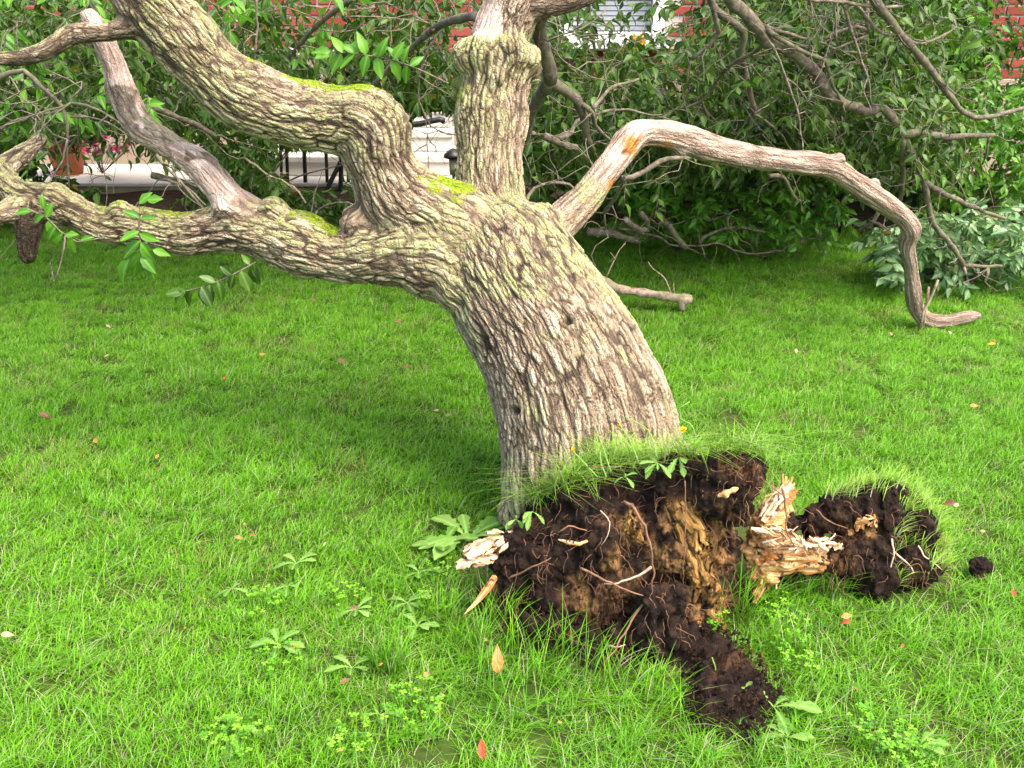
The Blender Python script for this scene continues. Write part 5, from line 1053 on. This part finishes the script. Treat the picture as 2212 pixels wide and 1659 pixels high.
# tall grass tufts that can be told apart
def big_tuft(px_, py_, n, h, label, lean=(.2, .9), mat='grass', rad=.05):
    g = G(px_, py_); b = Bag(); a = rng.uniform(0, 6.28, n); r = rad*np.sqrt(rng.random(n)); blades(b, np.stack([r*np.cos(a), r*np.sin(a), np.full(n, -.01)], 1), rng.uniform(.5, 1.1, n)*h, rng.uniform(.0018, .0034, n), rng.uniform(*lean, n), rng.uniform(0, 6.28, n), 6)
    o = b.build('grass_tuft', M[mat]); o.location = tuple(g); tag(o, label, 'grass tuft', 'long grass tufts round the root ball')
for x, y, n_, h, lb in [(840, 1430, 160, .10, 'dark dense grass tuft left of the orange leaf'), (1120, 1400, 30, .18, 'long grass below the pale root splinter'), (1215, 1430, 34, .19, 'long grass in front of the root ball left part'), (1300, 1455, 30, .17, 'long grass in front of the dark hollow'), (1400, 1460, 24, .14, 'sparse grass in front of the soil clod'), (1590, 1330, 60, .20, 'long grass right of the rotten heartwood'), (1640, 1290, 70, .18, 'long grass before the splintered root'), (1720, 1270, 70, .15, 'long grass before the right root arm'), (1800, 1270, 70, .13, 'grass before the right soil lump'), (1080, 1330, 60, .16, 'grass beside the pale root splinter'), (1020, 1390, 60, .13, 'grass left of the orange leaf'), (1160, 1470, 60, .11, 'grass just right of the orange leaf'), (1060, 1265, 40, .16, 'grass under the broken root end'), (1690, 1390, 50, .13, 'grass above the clover at the soil edge'), (960, 1330, 60, .12, 'grass behind the root splinter tip')]:
    big_tuft(x, y, n_, h, lb)
# fallen leaves
def m_dry(name, c):
    t = NT(name); o = t.obj(); n_ = t.noise(o, 6, 4, .6); cc = t.ramp(n_, (.3, tuple(x*.55 for x in c)), (.6, c)); cc = t.mix(t.fr(t.attr('rib'), 0, .05, .6, 0), cc, tuple(x*.35 for x in c)); return t.fin(cc, .5, t.bump(n_, .3, .02), .35, .2)
DRY = {'orange': m_dry('dry_orange', (.62, .24, .06)), 'red': m_dry('dry_red', (.50, .10, .035)), 'brown': m_dry('dry_brown', (.22, .10, .05)), 'yellow': m_dry('dry_yellow', (.70, .38, .02)), 'tan': m_dry('dry_tan', (.50, .33, .19))}
def fallen(px_, py_, ang, lpx, col, label, tilt=.5, grp=None, z=.035):
    g = G(px_, py_, z); s = PXM(lpx, g[1])*1.05; a = R(ang); view = np.array(g)-np.array((0, 0, CAM_H)); view /= np.linalg.norm(view)
    upv = np.array((0, 1., 0))*(1-tilt)+np.array((0, 0, 1.))*tilt; d = math.cos(a)*np.array((1., 0, 0))+math.sin(a)*upv; nn = np.cross(np.array((1., 0, 0)), upv) + rng.normal(size=3)*.15
    Mx = orient(d, nn); o = bpy.data.objects.new('fallen_leaf', leafproto(DRY[col], rng.integers(0, 4))); c = np.array(g)-Mx@np.array((s*.5, 0, 0)); c[2] = max(c[2], .012)
    o.matrix_world = Matrix([[*(Mx[r]*np.array((s, s*.95, s))), c[r]] for r in range(3)]+[[0, 0, 0, 1]]); COL.objects.link(o); tag(o, label, 'leaf', 'dead leaves on the lawn')
fallen(1075, 1427, 88, 62, 'orange', 'large orange dead leaf standing in grass before the root ball', .75, z=.05)
fallen(1041, 1618, 98, 52, 'red', 'red brown dead leaf in the foreground grass', .5)
for x, y, a, l, c, lb in [(1830, 1330, 15, 30, 'orange', 'small orange leaf between clover and right soil lump'), (1828, 1343, 200, 22, 'red', 'thin red leaf just below the right soil lump'), (2105, 876, 10, 22, 'orange', 'orange leaf on the sunny lawn right of the trunk'), (2143, 742, 170, 16, 'yellow', 'yellow leaf near the foot of the dead limb'), (1720, 757, 80, 14, 'tan', 'pale leaf between trunk and dead limb foot'), (880, 790, 60, 18, 'brown', 'dark leaf on lawn under the horizontal limb'), (738, 778, 20, 22, 'brown', 'brown curled leaf beneath the left limb'), (943, 886, 15, 16, 'tan', 'pale leaf chip left of the trunk'), (966, 895, 160, 14, 'tan', 'second pale leaf chip left of the trunk'), (205, 950, 120, 20, 'orange', 'orange leaf in the far left lawn'), (566, 765, 10, 12, 'orange', 'tiny orange leaf in the lawn under the limb'), (515, 1160, 0, 16, 'orange', 'orange leaf above the tall leaved weed'), (545, 1155, 10, 12, 'red', 'red leaf bit above the tall leaved weed'), (95, 895, 5, 26, 'brown', 'dry brown leaf at the far left'), (765, 1312, 20, 20, 'brown', 'brown leaf beside the round leaved weed'), (920, 1455, 60, 18, 'orange', 'curled tan leaf left of the large orange leaf'), (745, 1470, 40, 26, 'brown', 'dark red brown leaf near the grass tuft'), (2050, 1085, 170, 30, 'brown', 'brown leaf behind the right soil lump'), (2068, 1090, 10, 20, 'tan', 'dry leaf beside the brown leaf behind the soil lump'), (2190, 1280, 90, 22, 'red', 'red leaf right of the small soil clod'), (1210, 1560, 0, 14, 'orange', 'tiny orange leaf below the root ball'), (1950, 1395, 30, 16, 'red', 'reddish leaf bit in the right lawn'), (15, 1370, 0, 30, 'tan', 'tan leaf at the left edge of the lawn'), (2052, 716, 90, 14, 'tan', 'tan leaf by the limb tip'), (340, 985, 80, 14, 'orange', 'orange leaf in the middle of the left lawn'), (1925, 720, 90, 12, 'tan', 'pale pink leaf beside the dead limb foot'), (860, 692, 10, 16, 'brown', 'brown leaf beneath the fork of the limbs')]:
    fallen(x, y, a, l, c, lb, .45)
for k in range(26):
    x, y = rng.uniform(30, 2180), rng.uniform(620, 1640)
    if in_poly(np.array([[x, y]]), [(980, 450), (1000, 1250), (1100, 1450), (1700, 1450), (2100, 1300), (2050, 1050), (1500, 950), (1250, 500)])[0]: continue
    fallen(x, y, rng.uniform(0, 360), rng.uniform(8, 14), ['orange', 'tan', 'red', 'brown'][k % 4], 'tiny dead leaf fragment scattered on the open lawn', .4)
# leaf lying on the turf of the root ball
# small soil clod
b = Bag().add(*ball(np.array((0, 0, .02)), .028)).add(*ball(np.array((.025, .01, .014)), .02)); v, f = fuse(b, .005, 1, 1); nn = vnormals(v, f); v = v+nn*((fbm(v*60, 351, 3)-.5)*.03)[:, None]
cl = mobj('soil_clod', mesh_np('soil_clod', v, f, dict(tan=np.zeros(len(v)))), M['soil'], None, tuple(G(2112, 1238))); tag(cl, 'small dark soil clod on the lawn right of the root ball', 'soil clod')
# broken branch lying on the lawn behind the trunk
lg = thing('fallen_branch', 'short broken grey branch lying on the lawn behind the trunk', 'branch', tuple(G(1400, 650))); lo2 = np.array(lg.location)
rows = [(*D(x, y, Y), PXM(w, Y)/2) for x, y, Y, w in ((1255, 590, 5.02, 20), (1310, 612, 5.0, 24), (1340, 625, 4.98, 20), (1400, 634, 4.96, 19), (1450, 642, 4.93, 20), (1478, 647, 4.92, 26), (1494, 645, 4.92, 16))]
sp = spline(rows, .02); Bag().tube(sp[:, :3]-lo2, sp[:, 3]*(1+.12*np.sin(np.arange(len(sp))*1.3)), 12).build('stick', M['deadwood'], lg)
def lgp(nm, pts, w0, w1, mat='deadwood'):
    s_ = spline([D(x, y, Y) for x, y, Y in pts], .02); Bag().tube(s_-lo2, np.linspace(w0, w1, len(s_)), 7).build(nm, M[mat], lg)
lgp('stub', [(1472, 646, 4.92), (1472, 660, 4.9), (1474, 670, 4.88)], .022, .018, 'branch'); lgp('stub', [(1300, 606, 5.0), (1286, 592, 5.02)], .02, .008)
lgp('twig', [(1310, 598, 4.98), (1322, 572, 4.98), (1338, 540, 5.0), (1352, 525, 5.0)], .004, .002); lgp('twig', [(1450, 634, 4.94), (1435, 600, 4.95), (1410, 580, 4.98), (1400, 565, 5.0)], .004, .002); lgp('twig', [(1456, 634, 4.94), (1455, 612, 4.94)], .004, .002); lgp('twig', [(1330, 560, 4.98), (1318, 545, 4.99)], .003, .0015)
# thin dry stems standing by the limb foot
for pts, lb in (([(2000, 668, 4.6), (2004, 640, 4.6), (2006, 620, 4.6)], 'short dark dry stem by the foot of the dead limb'), ([(1995, 672, 4.58), (2010, 645, 4.58), (2026, 605, 4.58)], 'pale leaning dry stem by the foot of the dead limb')):
    s_ = spline([D(*p) for p in pts], .02); g = s_[0].copy(); g[2] = 0; q0 = np.vstack([[g[0], g[1], 0], s_]); o = Bag().tube(q0-g, .006, 6).build('dry_stem', M['deadwood']); o.location = tuple(g); tag(o, lb, 'stem')
# yellow dandelion flowers and curled stalks on the tipped turf
def stalk(pts, label, flower=None, sz=.018):
    s_ = spline([D(*p) for p in pts], .015)
    o = Bag().tube(s_-TO, np.linspace(.0022, .0016, len(s_)), 6).build('flower_stalk', M['weed'], tree); tag(o, label)
    if flower: blossom(o, TO, s_[-1], sz, 'rose', M['yellow'])
stalk([(1450, 985, 2.34), (1492, 975, 2.33), (1502, 940, 2.33), (1490, 915, 2.34), (1470, 905, 2.35), (1468, 880, 2.36), (1490, 868, 2.36)], 'curled pale flower stalk'); stalk([(1455, 985, 2.36), (1475, 960, 2.36), (1476, 930, 2.36)], None, 1)
stalk([(1290, 1030, 2.3), (1262, 1000, 2.32), (1238, 975, 2.34)], None, 1); stalk([(1320, 1020, 2.3), (1300, 960, 2.34), (1285, 920, 2.36)], None); stalk([(1380, 1000, 2.32), (1360, 950, 2.36), (1340, 920, 2.38)], None, 1, .012); stalk([(1420, 990, 2.32), (1400, 930, 2.38), (1350, 900, 2.40)], None); stalk([(1310, 1030, 2.28), (1298, 1000, 2.30), (1296, 975, 2.31)], None)
stalk([(1548, 1488, 2.0), (1545, 1440, 2.02), (1538, 1420, 2.03)], None)
for (x, y, Y, n_) in ((1420, 1000, 2.28, 9), (1350, 1030, 2.27, 5), (1465, 988, 2.30, 7), (1150, 1105, 2.32, 6), (1115, 1122, 2.33, 6)):
    c = D(x, y, Y)
    for k in range(n_):
        a = rng.uniform(3.0, 6.4) if k % 3 else rng.uniform(0, 6.28); d = np.array((math.cos(a), math.sin(a), rng.uniform(-.25, .5))); Mx = orient(d, np.array((0, -.2, 1.))); s = rng.uniform(.02, .055)
        l = bpy.data.objects.new('weed_leaf', leafproto(M['weed'], 10+k % 6)); l.parent = tree; l.matrix_local = Matrix([[*(Mx[r]*np.array((s, s*.6, s))), (c-TO)[r]] for r in range(3)]+[[0, 0, 0, 1]]); COL.objects.link(l)
bpy.context.view_layer.update()
